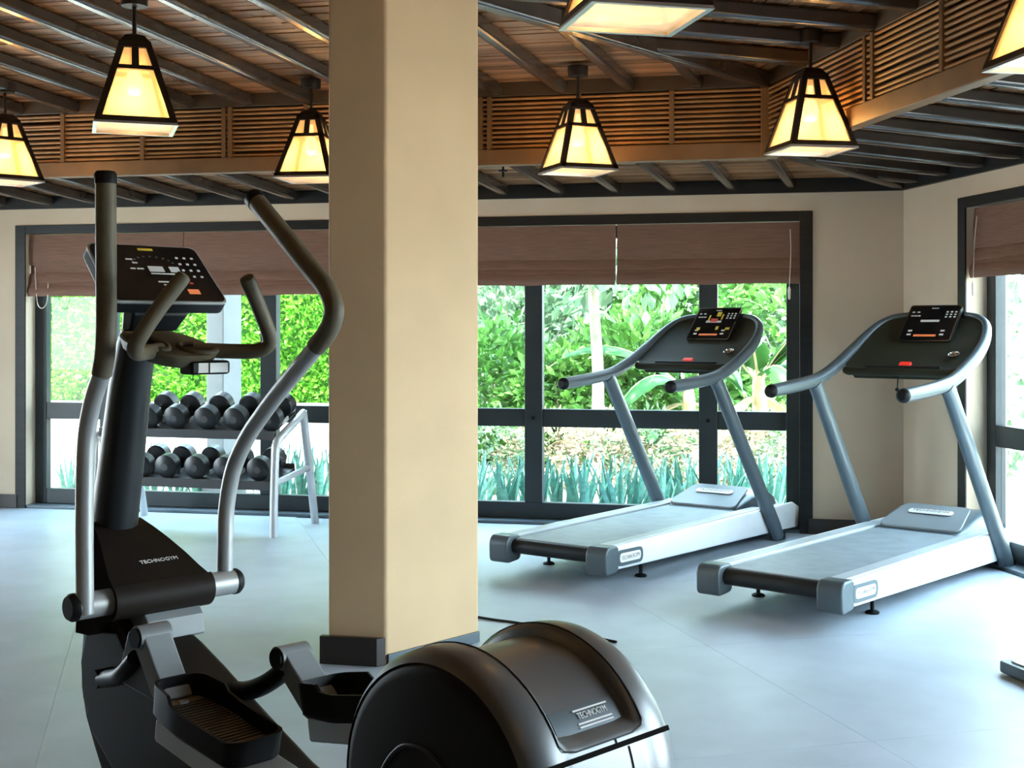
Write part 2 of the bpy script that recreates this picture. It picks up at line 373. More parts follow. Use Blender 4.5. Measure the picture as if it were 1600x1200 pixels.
for k in range(-14, 3):                                       # lower rafters, back
    s = s1054+.385*k; tt = OFF/kn
    if s > .56 or s < -6.6: continue
    P = B0+BD*s; t1 = tt
    den = hb.x/hb.y*kn-ks
    if den < 0: t1 = min(tt, (s-.571)/den) if (s-.571)/den > 0 else tt
    rafter(P, P+SK*t1, .062, .072, zlow(0), zlow(kn*t1))
for k in range(0, 26):                                        # lower rafters, right
    s = .22+.385*k; t1 = min(OFF, s*hr.y/hr.x if hr.x > 0 else 9)
    if t1 > .1: rafter(CR+RD*s, CR+RD*s+RN*t1, .07, .072, zlow(0), zlow(t1))
rafter(CR, RC, .08, .085, zlow(0), zlow(OFF), 'hip_rafter')
# slatted ring beams
def ring(name, fr, a, b, posts, label):
    r = struct(empty(name), label)
    MB().box(a, b, -.035, .035, RZ0, RZ1, fr).build('bottom_rail', M_BEAM, r, 0, bevel=.006)
    MB().box(a, b, -.035, .02, RZ2, RZ3, fr).build('top_rail', M_TOPR, r, 0, bevel=.006)
    MB().box(a, b, -.06, -.045, RZ1-.02, RZ2+.02, fr).build('backing', M_SLATBACK, r, 0)
    me = None
    for p in posts:
        MB().box(p-.014, p+.014, -.02, .030, RZ1, RZ2, fr).build('post', M_BEAM, r, 0, bevel=.003)
    ed = [a]+list(posts)+[b]
    for i in range(len(ed)-1):
        L = ed[i+1]-ed[i]
        sm = MB().tube([(0, 0, 0), (L*.5, 0, 0), (L, 0, 0)], .0095, 6).mesh('slat', M_SLAT, 60)
        for k in range(11):
            z = RZ1+.016+(RZ2-RZ1-.03)*k/10+random.uniform(-.003, .003)
            link('slat', sm, r, fr @ Matrix.Translation((ed[i], .012+random.uniform(-.003, .003), z)) @ Matrix.Rotation(random.uniform(-.004, .004), 4, 'Y'))
    return r
def sring(px): return (lambda r: ((-RC.x)*(-r.y)+r.x*(-RC.y))/(BD.x*(-r.y)+r.x*BD.y))(px_ray(px))
ring('trim_4', FRB, LEFT, -.03, [sring(-180), sring(101), sring(225), sring(352), sring(362), sring(480), sring(610), sring(752), sring(766), sring(905), sring(1050)], 'slatted timber beam hanging below the ceiling, parallel to the back wall')
ring('trim_5', FRR, .03, 8.5, [.62, 1.28, 1.36, 2.0, 2.65, 3.3, 4.0, 4.7, 5.4, 6.1, 6.8, 7.6], 'slatted timber beam rising to the upper right corner')
MB().box(-.045, .045, -.045, .045, RZ0, RZ3, frame(RC, BD, BN)).build('corner_post', M_BEAM, bpy.data.objects['trim_4'], 0, bevel=.006)

# ------------------------------------------------------------------ pillar
PB = on_floor(603, 1040); PA = PB-BD*.245*1.0
ang = math.radians(60); rd = Vector((-(-BD.x)*math.cos(ang)-(-BD.y)*math.sin(ang)*-1, 0))
d2 = Vector((BD.x*math.cos(ang)-BD.y*math.sin(ang), BD.x*math.sin(ang)+BD.y*math.cos(ang)))     # back-wall direction turned 60 degrees
r = px_ray(747); t = ((-PB.x)*(-r.y)+r.x*(-PB.y))/(d2.x*(-r.y)+r.x*d2.y); PC = PB+d2*t
d3 = Vector((-PA.x+PA.x-BD.x*0, 0))
PD = PC-BD*.10-BN*.28; PE = PA-BN*.62+BD*.05
poly = [PA, PB, PC, PD, PE]
pl = struct(empty('pillar'), 'tall angular plaster pillar standing between elliptical trainer and window'); pl['category'] = 'pillar'
MB().prism(poly, lambda p: (p.x, p.y, 0), lambda p: (p.x, p.y, 3.2)).build('shaft', M_PILLAR, pl, 0, bevel=.012, seg=3)
fp = frame(PB, BD, BN)
sk = MB(); L = (PB-PA).length
sk.hexa([fp @ Vector(p) for p in ((-L-.025, .0, 0), (0, .0, 0), (-.03, .03, 0), (-L-.025, .03, 0), (-L-.025, .0, .112), (0, .0, .112), (-.03, .03, .112), (-L-.025, .03, .112))])
sk.build('skirting', M_SKIRT, pl, 0, bevel=.003)
fp2 = frame(PB, d2, Vector((d2.y, -d2.x)))
MB().box(.004, t, 0, .012, 0, .045, fp2).build('plinth', M_TGREY, pl, 0, bevel=.003)

# ------------------------------------------------------------------ lettering shared by the machines
TXT = text_mesh('TECHNOGYM', .036, M_WHITE, .0008, 1.0)
TXTD = text_mesh('TECHNOGYM', .03, M_WHITE, .0006, .95)

# ------------------------------------------------------------------ bamboo blinds
def blind(fr, a, b, zb, label, cordside, loop=False):
    w = tag(empty('bamboo_blind', fr @ Vector(((a+b)/2, -.06, zb))), label, 'blind', 'woven bamboo blinds in the windows')
    inv = Matrix.Translation(-(fr @ Vector(((a+b)/2, -.06, zb)))) @ fr
    top = HD-.066
    MB().box(a, b, -.115, -.065, top-.03, top, inv).build('head_rail', M_DARK, w, 0, bevel=.004)
    def sheet(n, z0, z1, bulge, name, seed):
        rnd = random.Random(seed); m = MB(); N = 8; P = []
        for i in range(N+1):
            u = i/N; z = z1+(z0-z1)*u; P.append((n+bulge*math.sin(u*math.pi*.9)+.004*u, z))
        ringp = P+[(p[0]-.008, p[1]) for p in reversed(P)]
        cols = 7; rings = []
        for c in range(cols):
            s = a+(b-a)*c/(cols-1); dz = rnd.uniform(-.004, .004); dn = rnd.uniform(-.003, .003)
            rings.append([inv @ Vector((s, p[0]+dn, p[1]+(dz if p[1] < (z0+z1)/2 else 0))) for p in ringp])
        m.loft(rings); m.build(name, M_BLIND, w, 60)
    sheet(-.07, zb+.03, top-.01, .004, 'shade', 1)
    hv = (top-zb)
    sheet(-.055, top-.235, top, .008, 'valance', 2)
    for k, (z0, z1, n) in enumerate(((zb+.06, zb+.175, -.055), (zb+.028, zb+.12, -.043), (zb, zb+.085, -.031))):
        sheet(n, z0, z1, .016, 'fold', 3+k)
    s = a+.06 if cordside < 0 else b-.06
    if not cordside: return
    if loop:
        MB().tube([inv @ Vector(p) for p in ((s, -.02, zb+.22), (s+.015, -.015, zb+.02), (s+.035, -.01, zb-.07), (s+.075, -.01, zb-.085), (s+.105, -.015, zb-.03), (s+.11, -.02, zb+.1))], .003, 6, smooth=6).build('cord', M_CORD, w, 60)
    else:
        c = MB().tube([inv @ Vector(p) for p in ((s, -.03, top-.05), (s+.004, -.012, zb+.2), (s-.006, -.010, zb-.02))], .0025, 6, smooth=4).build('cord', M_CORD, w, 60)
        MB().tube([inv @ Vector(p) for p in ((s-.006, -.01, zb-.02), (s-.006, -.01, zb-.04), (s-.006, -.01, zb-.10), (s-.006, -.01, zb-.105))], [.004, .010, .007, .002], 8).build('tassel', M_CORD, c, 60)
mid1 = sw(287, .05); mid2 = sw(963, .05)
blind(FB, W1[0]+.085, mid1-.004, 1.583, 'brown woven bamboo blind at far left with a white cord loop', -1, True)
blind(FB, mid1+.004, W1[1]-.085, 1.585, 'brown woven bamboo blind behind the elliptical console, just left of the pillar', 0)
blind(FB, W2[0]+.085, mid2-.006, 1.640, 'brown woven bamboo blind just right of the pillar', 0)
blind(FB, mid2+.006, W2[1]-.085, 1.640, 'brown woven bamboo blind above the left treadmill, with cord at its right end', 1)
blind(FR, W3[0]+.085, W3[0]+1.33, 1.640, 'brown woven bamboo blind in the right wall, cut by the picture edge', -1)
blind(FR, W3[0]+1.338, W3[1]-.085, 1.640, 'brown woven bamboo blind in the right wall, beyond the picture edge', 0)

# ------------------------------------------------------------------ pendant lamps
def make_lamp():
    w = empty('pendant_lamp')                       # origin: centre of the bottom, at z = 0 ; ceiling at .575
    hb_, ht, hz = .168, .062, .36
    def half(z): return hb_+(ht-hb_)*z/hz
    CT = .575
    MB().lathe([(CT-.055, .0), (CT-.055, .055), (CT-.012, .058), (CT, .058), (CT, .0)], (0,0,0), (0,0,1), (1,0,0), (0,1,0), 24).build('canopy', M_LFRAME, w)
    MB().tube([(0,0,hz+.03), (0,0,CT-.05)], .009, 10).build('stem', M_LFRAME, w)
    cap = MB(); cap.loft([[(x*q, y*q, z) for x, y in ((-1,-1),(1,-1),(1,1),(-1,1))] for q, z in ((half(hz-.03)+.004, hz-.03), (half(hz)+.0, hz), (.042, hz+.028), (.012, hz+.04))])
    cap.build('cap', M_LFRAME, w, 0, bevel=.006)
    fr_ = MB(); bw = .026
    def bar(P, Q, R_, S_, t=.012):                  # flat strip through four points, thickened inwards
        c = Vector((0, 0, (P[2]+R_[2])/2)); n = (Vector(Q)-Vector(P)).cross(Vector(S_)-Vector(P)).normalized()
        if n.dot(Vector(P)-c) < 0: n = -n
        fr_.hexa([Vector(v)-n*t for v in (P, Q, R_, S_)]+[Vector(v)+n*.002 for v in (P, Q, R_, S_)])
    z1, z2, z3 = .0, .022, .232; z4, z5 = .25, .33
    panes = []
    for k in range(4):
        a = k*math.pi/2; Rz = Matrix.Rotation(a, 3, 'Z')
        def P(u, z): return Rz @ Vector((u*half(z), -half(z), z))      # u in -1..1
        def e(z): return 1-bw/half(z)
        bar(P(-1, z1), P(1, z1), P(1, z2), P(-1, z2)); bar(P(-1, z3), P(1, z3), P(1, z4), P(-1, z4)); bar(P(-1, z5), P(1, z5), P(1, hz), P(-1, hz))
        for sgn in (-1, 1):
            bar(P(sgn, z1), P(sgn*e(z1), z1), P(sgn*e(hz), hz), P(sgn, hz))
        bar(P(-.16, z4), P(.16, z4), P(.2, z5), P(-.2, z5))
        ins = Rz @ Vector((0, .006, 0))
        def pane(u0, u1, za, zb_, ):
            q = [P(u0, za)+ins, P(u1, za)+ins, P(u1, zb_)+ins, P(u0, zb_)+ins]; i2 = Rz @ Vector((0, .003, 0))
            MB().hexa([v+i2 for v in q]+q).build('pane', M_PANE, w, 0)
        pane(-.97, .97, z2-.004, z3+.004); pane(-.97, -.15, z4-.003, z5+.003); pane(.15, .97, z4-.003, z5+.003)
    fr_.build('frame', M_LFRAME, w, 0)
    rim = MB()
    for k in range(4):
        Rz = Matrix.Rotation(k*math.pi/2, 3, 'Z')
        rim.hexa([Rz @ Vector(p) for p in ((-hb_-.004, -hb_-.004, -.01), (hb_+.004, -hb_-.004, -.01), (hb_-.014, -hb_+.014, -.01), (-hb_+.014, -hb_+.014, -.01), (-hb_, -hb_, .002), (hb_, -hb_, .002), (hb_-.014, -hb_+.014, .002), (-hb_+.014, -hb_+.014, .002))])
    rim.build('rim', M_RIM, w, 0)
    MB().box(-hb_+.012, hb_-.012, -hb_+.012, hb_-.012, .0, .004).build('base_pane', M_BOTTOM, w, 0)
    b = MB().lathe([(.135, 0), (.14, .022), (.165, .038), (.195, .040), (.225, .030), (.25, .014), (.31, .012), (.31, 0)], (0,0,0), (0,0,1), (1,0,0), (0,1,0), 14).build('bulb', M_BULB, w)
    return w
lamp = make_lamp(); children_map()
LZ = 2.215
def lamp_spot(px, Y): return ((px-800)/F*Y, Y)
lamps = [(lamp_spot(8, 7.55), 42, 'pendant lantern lamp at the far left edge, half cut by the picture'),
         (lamp_spot(210, 5.52), 19, 'largest pendant lantern lamp at the left, above the elliptical trainer'),
         (lamp_spot(486, 7.42), -8, 'pendant lantern lamp beside the pillar, its right edge hidden by the pillar'),
         (lamp_spot(903, 7.06), 20, 'pendant lantern lamp to the right of the pillar, above the left treadmill'),
         (lamp_spot(1266, 6.22), 11, 'pendant lantern lamp at the corner of the slatted beams, above the right treadmill'),
         (lamp_spot(1652, 4.15), 8, 'pendant lantern lamp cut by the right edge of the picture'),
         (lamp_spot(990, 3.56), 13, 'pendant lantern lamp at the top edge, only its underside in view'),
         ((-1.75, 2.45), 15, 'unseen pendant lantern lamp added above and left of the camera'),  # added out of view for warm light on pillar and drum
         ((.75, 1.0), 15, 'unseen pendant lantern lamp added above and right of the camera')]  # second unseen lamp, added for the same warm light
for i, (p, a, lab) in enumerate(lamps):
    o = lamp if i == 0 else copy_tree(lamp)
    o.location = (p[0], p[1], LZ); o.rotation_euler = (0, 0, math.radians(a)); tag(o, lab, 'lamp', 'lantern lamps hanging from the ceiling')
    ld = bpy.data.lights.new('lamp_light', 'POINT'); ld.energy = 45; ld.color = (1, .68, .36); ld.shadow_soft_size = .05
    lo = bpy.data.objects.new('lamp_light', ld); COL.objects.link(lo); lo.parent = o; lo.location = (0, 0, .10)

# ------------------------------------------------------------------ treadmills
def smooth_path(pts, n=6):
    P = [Vector(p) for p in pts]; Q = []
    for i in range(len(P)-1):
        p0 = P[max(i-1, 0)]; p1 = P[i]; p2 = P[i+1]; p3 = P[min(i+2, len(P)-1)]
        for k in range(n):
            t = k/n; Q.append(.5*((2*p1)+(p2-p0)*t+(2*p0-5*p1+4*p2-p3)*t*t+(3*p1-p0-3*p2+p3)*t**3))
    return Q+[P[-1]]
def rounded(pts, r, seg=4):
    """rounded 2D polygon"""
    out = []; n = len(pts)
    for i in range(n):
        p = Vector(pts[i]); a = (Vector(pts[i-1])-p); b = (Vector(pts[(i+1) % n])-p); rr = min(r, a.length*.45, b.length*.45)
        A = p+a.normalized()*rr; B = p+b.normalized()*rr
        for k in range(seg+1):
            t = k/seg; out.append(((1-t)**2*A+2*t*(1-t)*p+t*t*B))
    return out
def make_treadmill():
    w = empty('treadmill')
    zt = lambda t: .218-.012*(t+.45)/2.4                      # rail top falls a little to the front
    zb = lambda t: .095-.06*(t+.45)/2.4
    R0, R1 = -.44, 1.93
    for s in (-1, 1):
        i, o_ = .262*s, .372*s
        # white side skirt with grey top rail
        prof = [(R0+.06, zb(R0)), (1.75, zb(1.75)), (R1, .035), (R1+.01, .17), (1.85, zt(1.85)), (R0+.06, zt(R0))]
        MB().prism(prof, lambda p: (o_-.03*s, p[0], p[1]), lambda p: (o_, p[0], p[1])).build('side_panel', M_TWHITE, w, 0, bevel=.012, seg=3)
        prof = [(R0+.05, zt(R0)-.05), (1.45, zt(1.45)-.05), (1.45, zt(1.45)+.004), (R0+.05, zt(R0)+.004)]
        MB().prism(prof, lambda p: (i, p[0], p[1]), lambda p: (o_-.028*s, p[0], p[1])).build('foot_rail', M_TRAIL, w, 0, bevel=.008, seg=3)
        # rear end cap
        pl_ = rounded([(R0-.03, .075), (R0+.10, .085), (R0+.10, zt(R0)+.005), (R0-.01, zt(R0)+.005), (R0-.035, zt(R0)-.03)], .03)
        MB().prism(pl_, lambda p: (.25*s, p[0], p[1]), lambda p: (.376*s, p[0], p[1])).build('end_cap', M_TGREY, w, 30, bevel=.012, seg=3)
        # adjustable foot
        ft = MB().lathe([(0, .032), (.008, .034), (.014, .024), (.018, .010), (.10, .010)], (.303*s, 0, 0), (0,0,1), (1,0,0), (0,1,0), 16).build('foot', M_BLACK, w)
        # side emblem
        em = MB(); pp = rounded([(-.36, .112), (-.10, .106), (-.10, .188), (-.36, .196)], .04, 5)
        em.prism(pp, lambda p: (.3715*s, p[0], p[1]), lambda p: (.377*s, p[0], p[1])); em = em.build('emblem', M_TGREY, w, 0)
        pp = rounded([(-.335, .13), (-.125, .124), (-.125, .172), (-.335, .178)], .024, 5)
        e2 = MB(); e2.prism(pp, lambda p: (.3765*s, p[0], p[1]), lambda p: (.378*s, p[0], p[1])); e2.build('emblem_field', M_TWHITE, em, 0)
        t_ = bpy.data.objects.new('lettering', TXTR); COL.objects.link(t_); t_.parent = em
        t_.matrix_local = basis((.3785*s, -.23, .15), (0, s, 0), (0, 0, 1)) @ Matrix.Scale(.85, 4)
        # upright
        up = [(.396*s, 1.545, .02), (.396*s, 1.50, .09), (.372*s, .78, 1.01), (.37*s, .742, 1.05)]
        MB().tube(up, [.048, .048, .043, .043], 16, flat=(.82, 1.15)).build('upright', M_TGREY, w, 50)
        MB().box(.372*s if s > 0 else .43*s, .43*s if s > 0 else .372*s, 1.51, 1.60, .0, .05).build('upright_foot', M_BLACK, w, 0, bevel=.008)
        # handlebar sweeping up into the console edge
        hp = [(.358*s, .235, 1.022), (.366*s, .42, 1.032), (.370*s, .62, 1.047), (.370*s, .80, 1.070), (.370*s, 1.0, 1.130), (.368*s, 1.2, 1.213), (.352*s, 1.35, 1.295), (.315*s, 1.455, 1.365), (.25*s, 1.51, 1.408), (.17*s, 1.53, 1.425)]
        hb2 = MB().tube(hp, [.035, .036, .036, .036, .036, .035, .030, .025, .020, .015], 16, smooth=6, flat=(.92, 1)).build('handlebar', M_TGREY, w, 60)
        MB().lathe([(0, 0), (.0, .02), (.012, .033), (.03, .0365), (.032, 0)], (.3575*s, .205, 1.019), (0, 1, .05), (1,0,0), (0,0,1), 16).build('end_plug', M_BLACK, hb2)
    # running belt and rear roller
    MB().loft([[(x, y, zt(y)+dz-.02) for dz, y in ((0, R0+.03), (.012, R0+.045), (.014, 1.45), (0, 1.45))] for x in (-.244, .244)]).build('belt', M_BELT, w, 0, bevel=.004)
    MB().tube([(-.258, R0+.045, .165), (.258, R0+.045, .165)], .04, 18).build('rear_roller', M_SATIN, w)
    MB().box(-.25, .25, R0+.25, 1.8, .10, .16).build('deck_frame', M_BLACK, w, 0)
    # motor hood
    def hood(x0, t0, t1, z0, z1, n=7):
        rings = []
        for k in range(n):
            u = k/(n-1); t = t0+(t1-t0)*u; z = z0+(z1-z0)*math.sin(min(1, u*1.6)*math.pi/2) if u < .65 else z1-(z1-.17)*((u-.65)/.35)**1.6
            hw = x0*(.90+.10*math.sin(u*math.pi)) if u < .8 else x0*(.98-.12*(u-.8)/.2)
            rings.append([(-hw-.02, t, .16), (hw+.02, t, .16), (hw, t, z-.012), (hw*.93, t, z), (-hw*.93, t, z), (-hw, t, z-.012)])
        return MB().loft(rings)
    MB().prism([(1.28, .20), (1.85, .19), (1.95, .16), (1.95, .04), (1.28, .10)], lambda p: (-.345, p[0], p[1]), lambda p: (.345, p[0], p[1])).build('motor_base', M_TGREY, w, 0, bevel=.02, seg=3)
    hd = hood(.262, 1.25, 1.92, .205, .295).build('motor_hood', M_TGREY, w, 45, bevel=.006)
    lid = MB().prism(rounded([(-.24, 1.265), (.24, 1.265), (.19, 1.57), (-.19, 1.57)], .05, 4), lambda p: (p[0], p[1], .210+.095*min(1, max(0, (p[1]-1.265)/.30))**.8), lambda p: (p[0], p[1], .224+.095*min(1, max(0, (p[1]-1.265)/.30))**.8)).build('hood_lid', M_GREY, hd, 0, bevel=.004)
    tx = bpy.data.objects.new('lettering', TXTR); COL.objects.link(tx); tx.parent = hd
    tx.matrix_local = basis((0, 1.45, .298), (1, 0, 0), (0, 1, .30)) @ Matrix.Scale(1.0, 4)
    ov = MB().prism(rounded([(-.13, -.028), (.13, -.028), (.13, .028), (-.13, .028)], .028, 5), lambda p: basis((0, 1.45, .291), (1,0,0), (0,1,.30)) @ Vector((p[0], p[1], 0)), lambda p: basis((0, 1.45, .291), (1,0,0), (0,1,.30)) @ Vector((p[0], p[1], .003))).build('emblem', M_TWHITE, hd, 0)
    # console shell: dished plate between the two handlebars
    C0 = [(1.015, 1.128, .30), (1.06, 1.148, .345), (1.2, 1.222, .365), (1.33, 1.297, .352), (1.43, 1.362, .318), (1.505, 1.415, .252), (1.545, 1.445, .165)]
    sh = MB().loft([[(-h_, t, z), (-h_*.6, t, z-dp), (h_*.6, t, z-dp), (h_, t, z), (h_*.9, t+.02, z-.062), (-h_*.9, t+.02, z-.062)] for (t, z, h_), dp in zip(C0, (.006, .022, .04, .045, .045, .035, .012))]).build('console', M_TSHELL, w, 40, bevel=.004)
    MB().tube([(-.31, 1.005, 1.112), (-.29, .99, 1.106), (.29, .99, 1.106), (.31, 1.005, 1.112)], .022, 12).build('front_bar', M_TSHELL, sh, 60)
    MB().tube([(-.21, 1.06, 1.130), (.21, 1.06, 1.130)], .012, 10).build('sensor_bar', M_SATIN, sh, 60)
    rb = MB().prism(rounded([(-.032, -.018), (.032, -.018), (.032, .018), (-.032, .018)], .008), lambda p: basis((.0, 1.095, 1.142), (1,0,0), (0,1,.5)) @ Vector((p[0], p[1], 0)), lambda p: basis((.0, 1.095, 1.142), (1,0,0), (0,1,.5)) @ Vector((p[0], p[1], .014))).build('stop_button', M_REDB, sh, 0, bevel=.003)
    rb['label'] = 'red stop button'
    for s in (1,):
        MB().lathe([(0, .030), (.010, .033), (.012, .029), (.004, .026), (.003, 0)], (.235*s, 1.19, 1.197), (0, -.45, .89), (1,0,0), (0,.89,.45), 18).build('fan_vent', M_CHROME, sh)
    MB().tube([(.0, 1.0, 1.1), (.002, .985, 1.05), (.003, .98, 1.02)], .004, 6).build('key_cord', M_BLACK, sh)
    MB().lathe([(0, 0), (.004, .010), (.012, .014), (.02, .010), (.024, 0)], (.003, .98, 1.0), (0,0,1), (1,0,0), (0,1,0), 12).build('key_ball', M_BLACK, sh)
    # tablet
    A = Vector((0, 1.441, 1.378)); yv = Vector((0, .199, .205)).normalized(); Mx = basis(A, (1, 0, 0), yv); hh, hw = .143, .152
    def slab(x, y, r, z0, z1, name, mt, par, bev=0): return MB().prism(rounded([(-x, -y), (x, -y), (x, y), (-x, y)], r), lambda p: Mx @ Vector((p[0], p[1], z0)), lambda p: Mx @ Vector((p[0], p[1], z1))).build(name, mt, par, 0, bevel=bev)
    tb = slab(hw, hh, .016, -.026, -.002, 'display', M_BLACK, w, .004)
    slab(hw, hh, .016, -.006, .0005, 'display_rim', M_CHROME, tb); slab(hw-.007, hh-.007, .012, .0, .002, 'screen', M_SCREEN, tb)
    def mark(x0, x1, y0, y1, mt): MB().box(x0, x1, y0, y1, .002, .0028, Mx).build('marking', mt, tb, 0)
    mark(-.02, .02, .112, .118, M_LED); mark(-.06, .05, .005, .022, M_LED); mark(-.07, .06, -.11, -.095, M_ORANGE)
    for x in (-.10, .09):
        for y in (-.065, -.095): mark(x-.012, x+.012, y-.006, y+.006, M_LED)
    for x in (.08, .105, .13):
        for y in (.045, .065, .085): mark(x-.006, x+.006, y-.005, y+.005, M_LED)
    for x in (-.12, -.10, -.08): mark(x-.008, x+.008, .05, .058, M_LED)
    for x in (-.12, -.09): mark(x-.008, x+.008, .08, .088, M_LED)
    return w, Mx, tb
TXTR = text_mesh('TECHNOGYM', .035, M_REDP, .0006, .98)
TXTR.materials.clear(); TXTR.materials.append(mat('grey_print', (.20, .13, .12), .6))
M_REDB = mat('red_button', (.7, .03, .02), .35, emit=(1, .05, .03), estr=.5)
tm, TMx, tmt = make_treadmill(); children_map()
tm2 = copy_tree(tm)
def place(o, x, y, th): o.location = (x, y, 0); o.rotation_euler = (0, 0, -math.radians(th))
place(tm, .4544, 7.1282, 36.25); place(tm2, 1.4709, 6.2437, 40.14)
tag(tm, 'white and blue-grey treadmill in front of the banana plant window, yellow marks on its display', 'treadmill', 'treadmills facing the windows')
tag(tm2, 'white and blue-grey treadmill nearer the camera, in front of the plain wall corner', 'treadmill', 'treadmills facing the windows')
# the left treadmill's display is switched on: yellow and red figures
dt = [c for c in bpy.data.objects if c.parent == tm and c.name.startswith('display')][0]
for x0, x1, y0, y1, mt in ((-.105, -.08, -.065, -.04, M_YEL), (.03, .05, -.06, -.03, M_YEL), (.10, .13, -.06, -.04, M_YEL), (-.03, .02, .01, .04, M_REDP), (.0, .03, .06, .10, M_YEL), (-.05, -.04, .02, .07, M_YEL), (.04, .05, .03, .08, M_YEL)):
    MB().box(x0, x1, y0, y1, .0028, .0036, TMx).build('lit_figure', mt, dt, 0)

# ------------------------------------------------------------------ elliptical trainer (local x: to its right, y: to its front, z: up)
EO = (-.9760, 3.5264, 0); ERZ = math.radians(45.263)
el = tag(empty('elliptical_trainer', EO, ERZ), 'black and silver elliptical trainer with tall moving arms and rear drum housing, in the foreground', 'elliptical')
CZ = .617
MB().tube([(-.245, 0, CZ), (.245, 0, CZ)], .035, 24).build('pivot_bar', M_SILVER, el)
for s in (-1, 1):
    MB().lathe([(0, 0), (0, .030), (.010, .037), (.022, .037), (.024, 0)], (s*.262, 0, CZ), (-s, 0, 0), (0,1,0), (0,0,1), 24).build('end_cap', M_BLACK, el)
# moving arms
LV = {-1: ([(-.018, .60), (-.016, .70), (-.014, .82), (-.016, .94), (-.024, 1.05), (-.045, 1.125), (-.072, 1.18), (-.107, 1.23)], [(-.107, 1.23), (-.124, 1.28), (-.131, 1.34), (-.132, 1.40), (-.131, 1.56), (-.129, 1.732)]),
      1: ([(.013, .60), (.010, .72), (.003, .834), (-.033, .947), (-.101, 1.039), (-.17, 1.103), (-.25, 1.169), (-.34, 1.236), (-.425, 1.299)], [(-.425, 1.299), (-.469, 1.334), (-.497, 1.372), (-.500, 1.408), (-.469, 1.454), (-.40, 1.508), (-.30, 1.586), (-.142, 1.708)])}
for s in (-1, 1):
    lo, up = LV[s]
    a = MB().tube([(s*.222, y, z) for y, z in lo], .0235, 18, smooth=6).build('moving_arm', M_SILVER, el, 60)
    MB().tube([(s*.222, y, z) for y, z in up], .0265, 18, smooth=6).build('grip', M_GRIP, a, 60)
    y0, z0 = up[-2]; y1, z1 = up[-1]; d = Vector((0, y1-y0, z1-z0)).normalized(); e1 = Vector((1,0,0)); e2 = d.cross(e1)
    MB().lathe([(-.014, 0), (-.014, .0285), (.010, .029), (.018, .024), (.018, 0)], (s*.222, y1, z1), d, e1, e2, 18).build('grip_cap', M_BLACK, a)
# column
def oval(cx, cy, cz, rx, ry, tilt=0, n=20, p=2.6):
    out = []
    for k in range(n):
        t = 2*math.pi*k/n; c, s_ = math.cos(t), math.sin(t)
        out.append((cx+rx*math.copysign(abs(c)**(2/p), c), cy+ry*math.copysign(abs(s_)**(2/p), s_), cz+tilt*ry*s_))
    return out
MB().loft([oval(0, y, z, rx, ry, .2) for y, z, rx, ry in ((.265, .70, .062, .068), (.247, .775, .060, .066), (.20, .98, .058, .062), (.155, 1.18, .054, .056), (.118, 1.30, .050, .052), (.10, 1.34, .046, .05))]).build('column', M_SATIN, el, 50)
# front cover wrapped round the pivot bar
prof = [(.30, .60, .085), (.285, .79, .075), (.235, .795, .078), (.18, .775, .088), (.12, .745, .105), (.06, .708, .125), (.015, .678, .138), (-.022, .659, .146)]
for a in range(120, 285, 15): prof.append((.052*math.cos(math.radians(a))-.004, CZ+.052*math.sin(math.radians(a)), .150))
prof += [(.05, .555, .145), (.14, .50, .13), (.28, .48, .10)]
cvm = MB().loft([[(-h_, y, z) for y, z, h_ in prof], [(-h_*.93, y, z) for y, z, h_ in prof], [(h_*.93, y, z) for y, z, h_ in prof], [(h_, y, z) for y, z, h_ in prof]], False, False)
for s_ in (-1, 1):                                            # flanks, as a fan round an inner point
    c_ = cvm.bm.verts.new(Vector((s_*.105, .13, .62))); q_ = [cvm.bm.verts.new(Vector((s_*h_, y, z))) for y, z, h_ in prof]
    for k in range(len(q_)): cvm.bm.faces.new((q_[k], q_[(k+1) % len(q_)], c_))
bmesh.ops.remove_doubles(cvm.bm, verts=cvm.bm.verts, dist=1e-5)
cv = cvm.build('front_cover', M_COVER, el, 30)
cv.data.materials.append(mat('matt_cover_flank', (.012, .010, .009), .9, spec=0.0))
for f_ in cv.data.polygons:
    if abs(f_.normal.x) > .7: f_.material_index = 1
tx = link('lettering', TXT, cv, basis((.03, .045, .7005), (1, 0, 0), (0, .85, .53)) @ Matrix.Diagonal((.52, .52, 1, 1)))
MB().prism([(.20, .56), (-.03, .575), (-.05, .555), (-.06, .50), (.1, .47), (.2, .5)], lambda p: (-.06, p[0], p[1]), lambda p: (.115, p[0], p[1])).build('bracket', M_GREY, el, 0, bevel=.006)
# lower body: curved front and long spine to the drum
body = [(.10, .03), (.155, .10), (.205, .165), (.255, .24), (.283, .32), (.286, .40), (.272, .48), (.25, .56), (.22, .60), (.06, .555), (-.02, .515), (-.10, .49), (-.21, .447), (-.33, .395), (-.45, .345), (-.60, .285), (-.80, .225), (-1.05, .19), (-1.15, .18), (-1.15, .07), (-.4, .05)]
MB().prism(body, lambda p: (-.088, p[0], p[1]), lambda p: (.088, p[0], p[1])).build('body_shell', M_COVER, el, 25, bevel=.022, seg=4)
MB().prism([(.23, .50), (.262, .40), (.25, .30), (.19, .21), (.05, .12), (-.3, .11), (-.42, .25), (-.2, .36), (-.04, .43), (.05, .52)], lambda p: (-.096, p[0], p[1]), lambda p: (-.08, p[0], p[1])).build('side_cover', M_SATIN, el, 25, bevel=.008)
bs = MB(); bs.box(-.045, .045, -1.6, .22, .025, .075); bs.build('base_rail', M_BLACK, el, 0, bevel=.01)
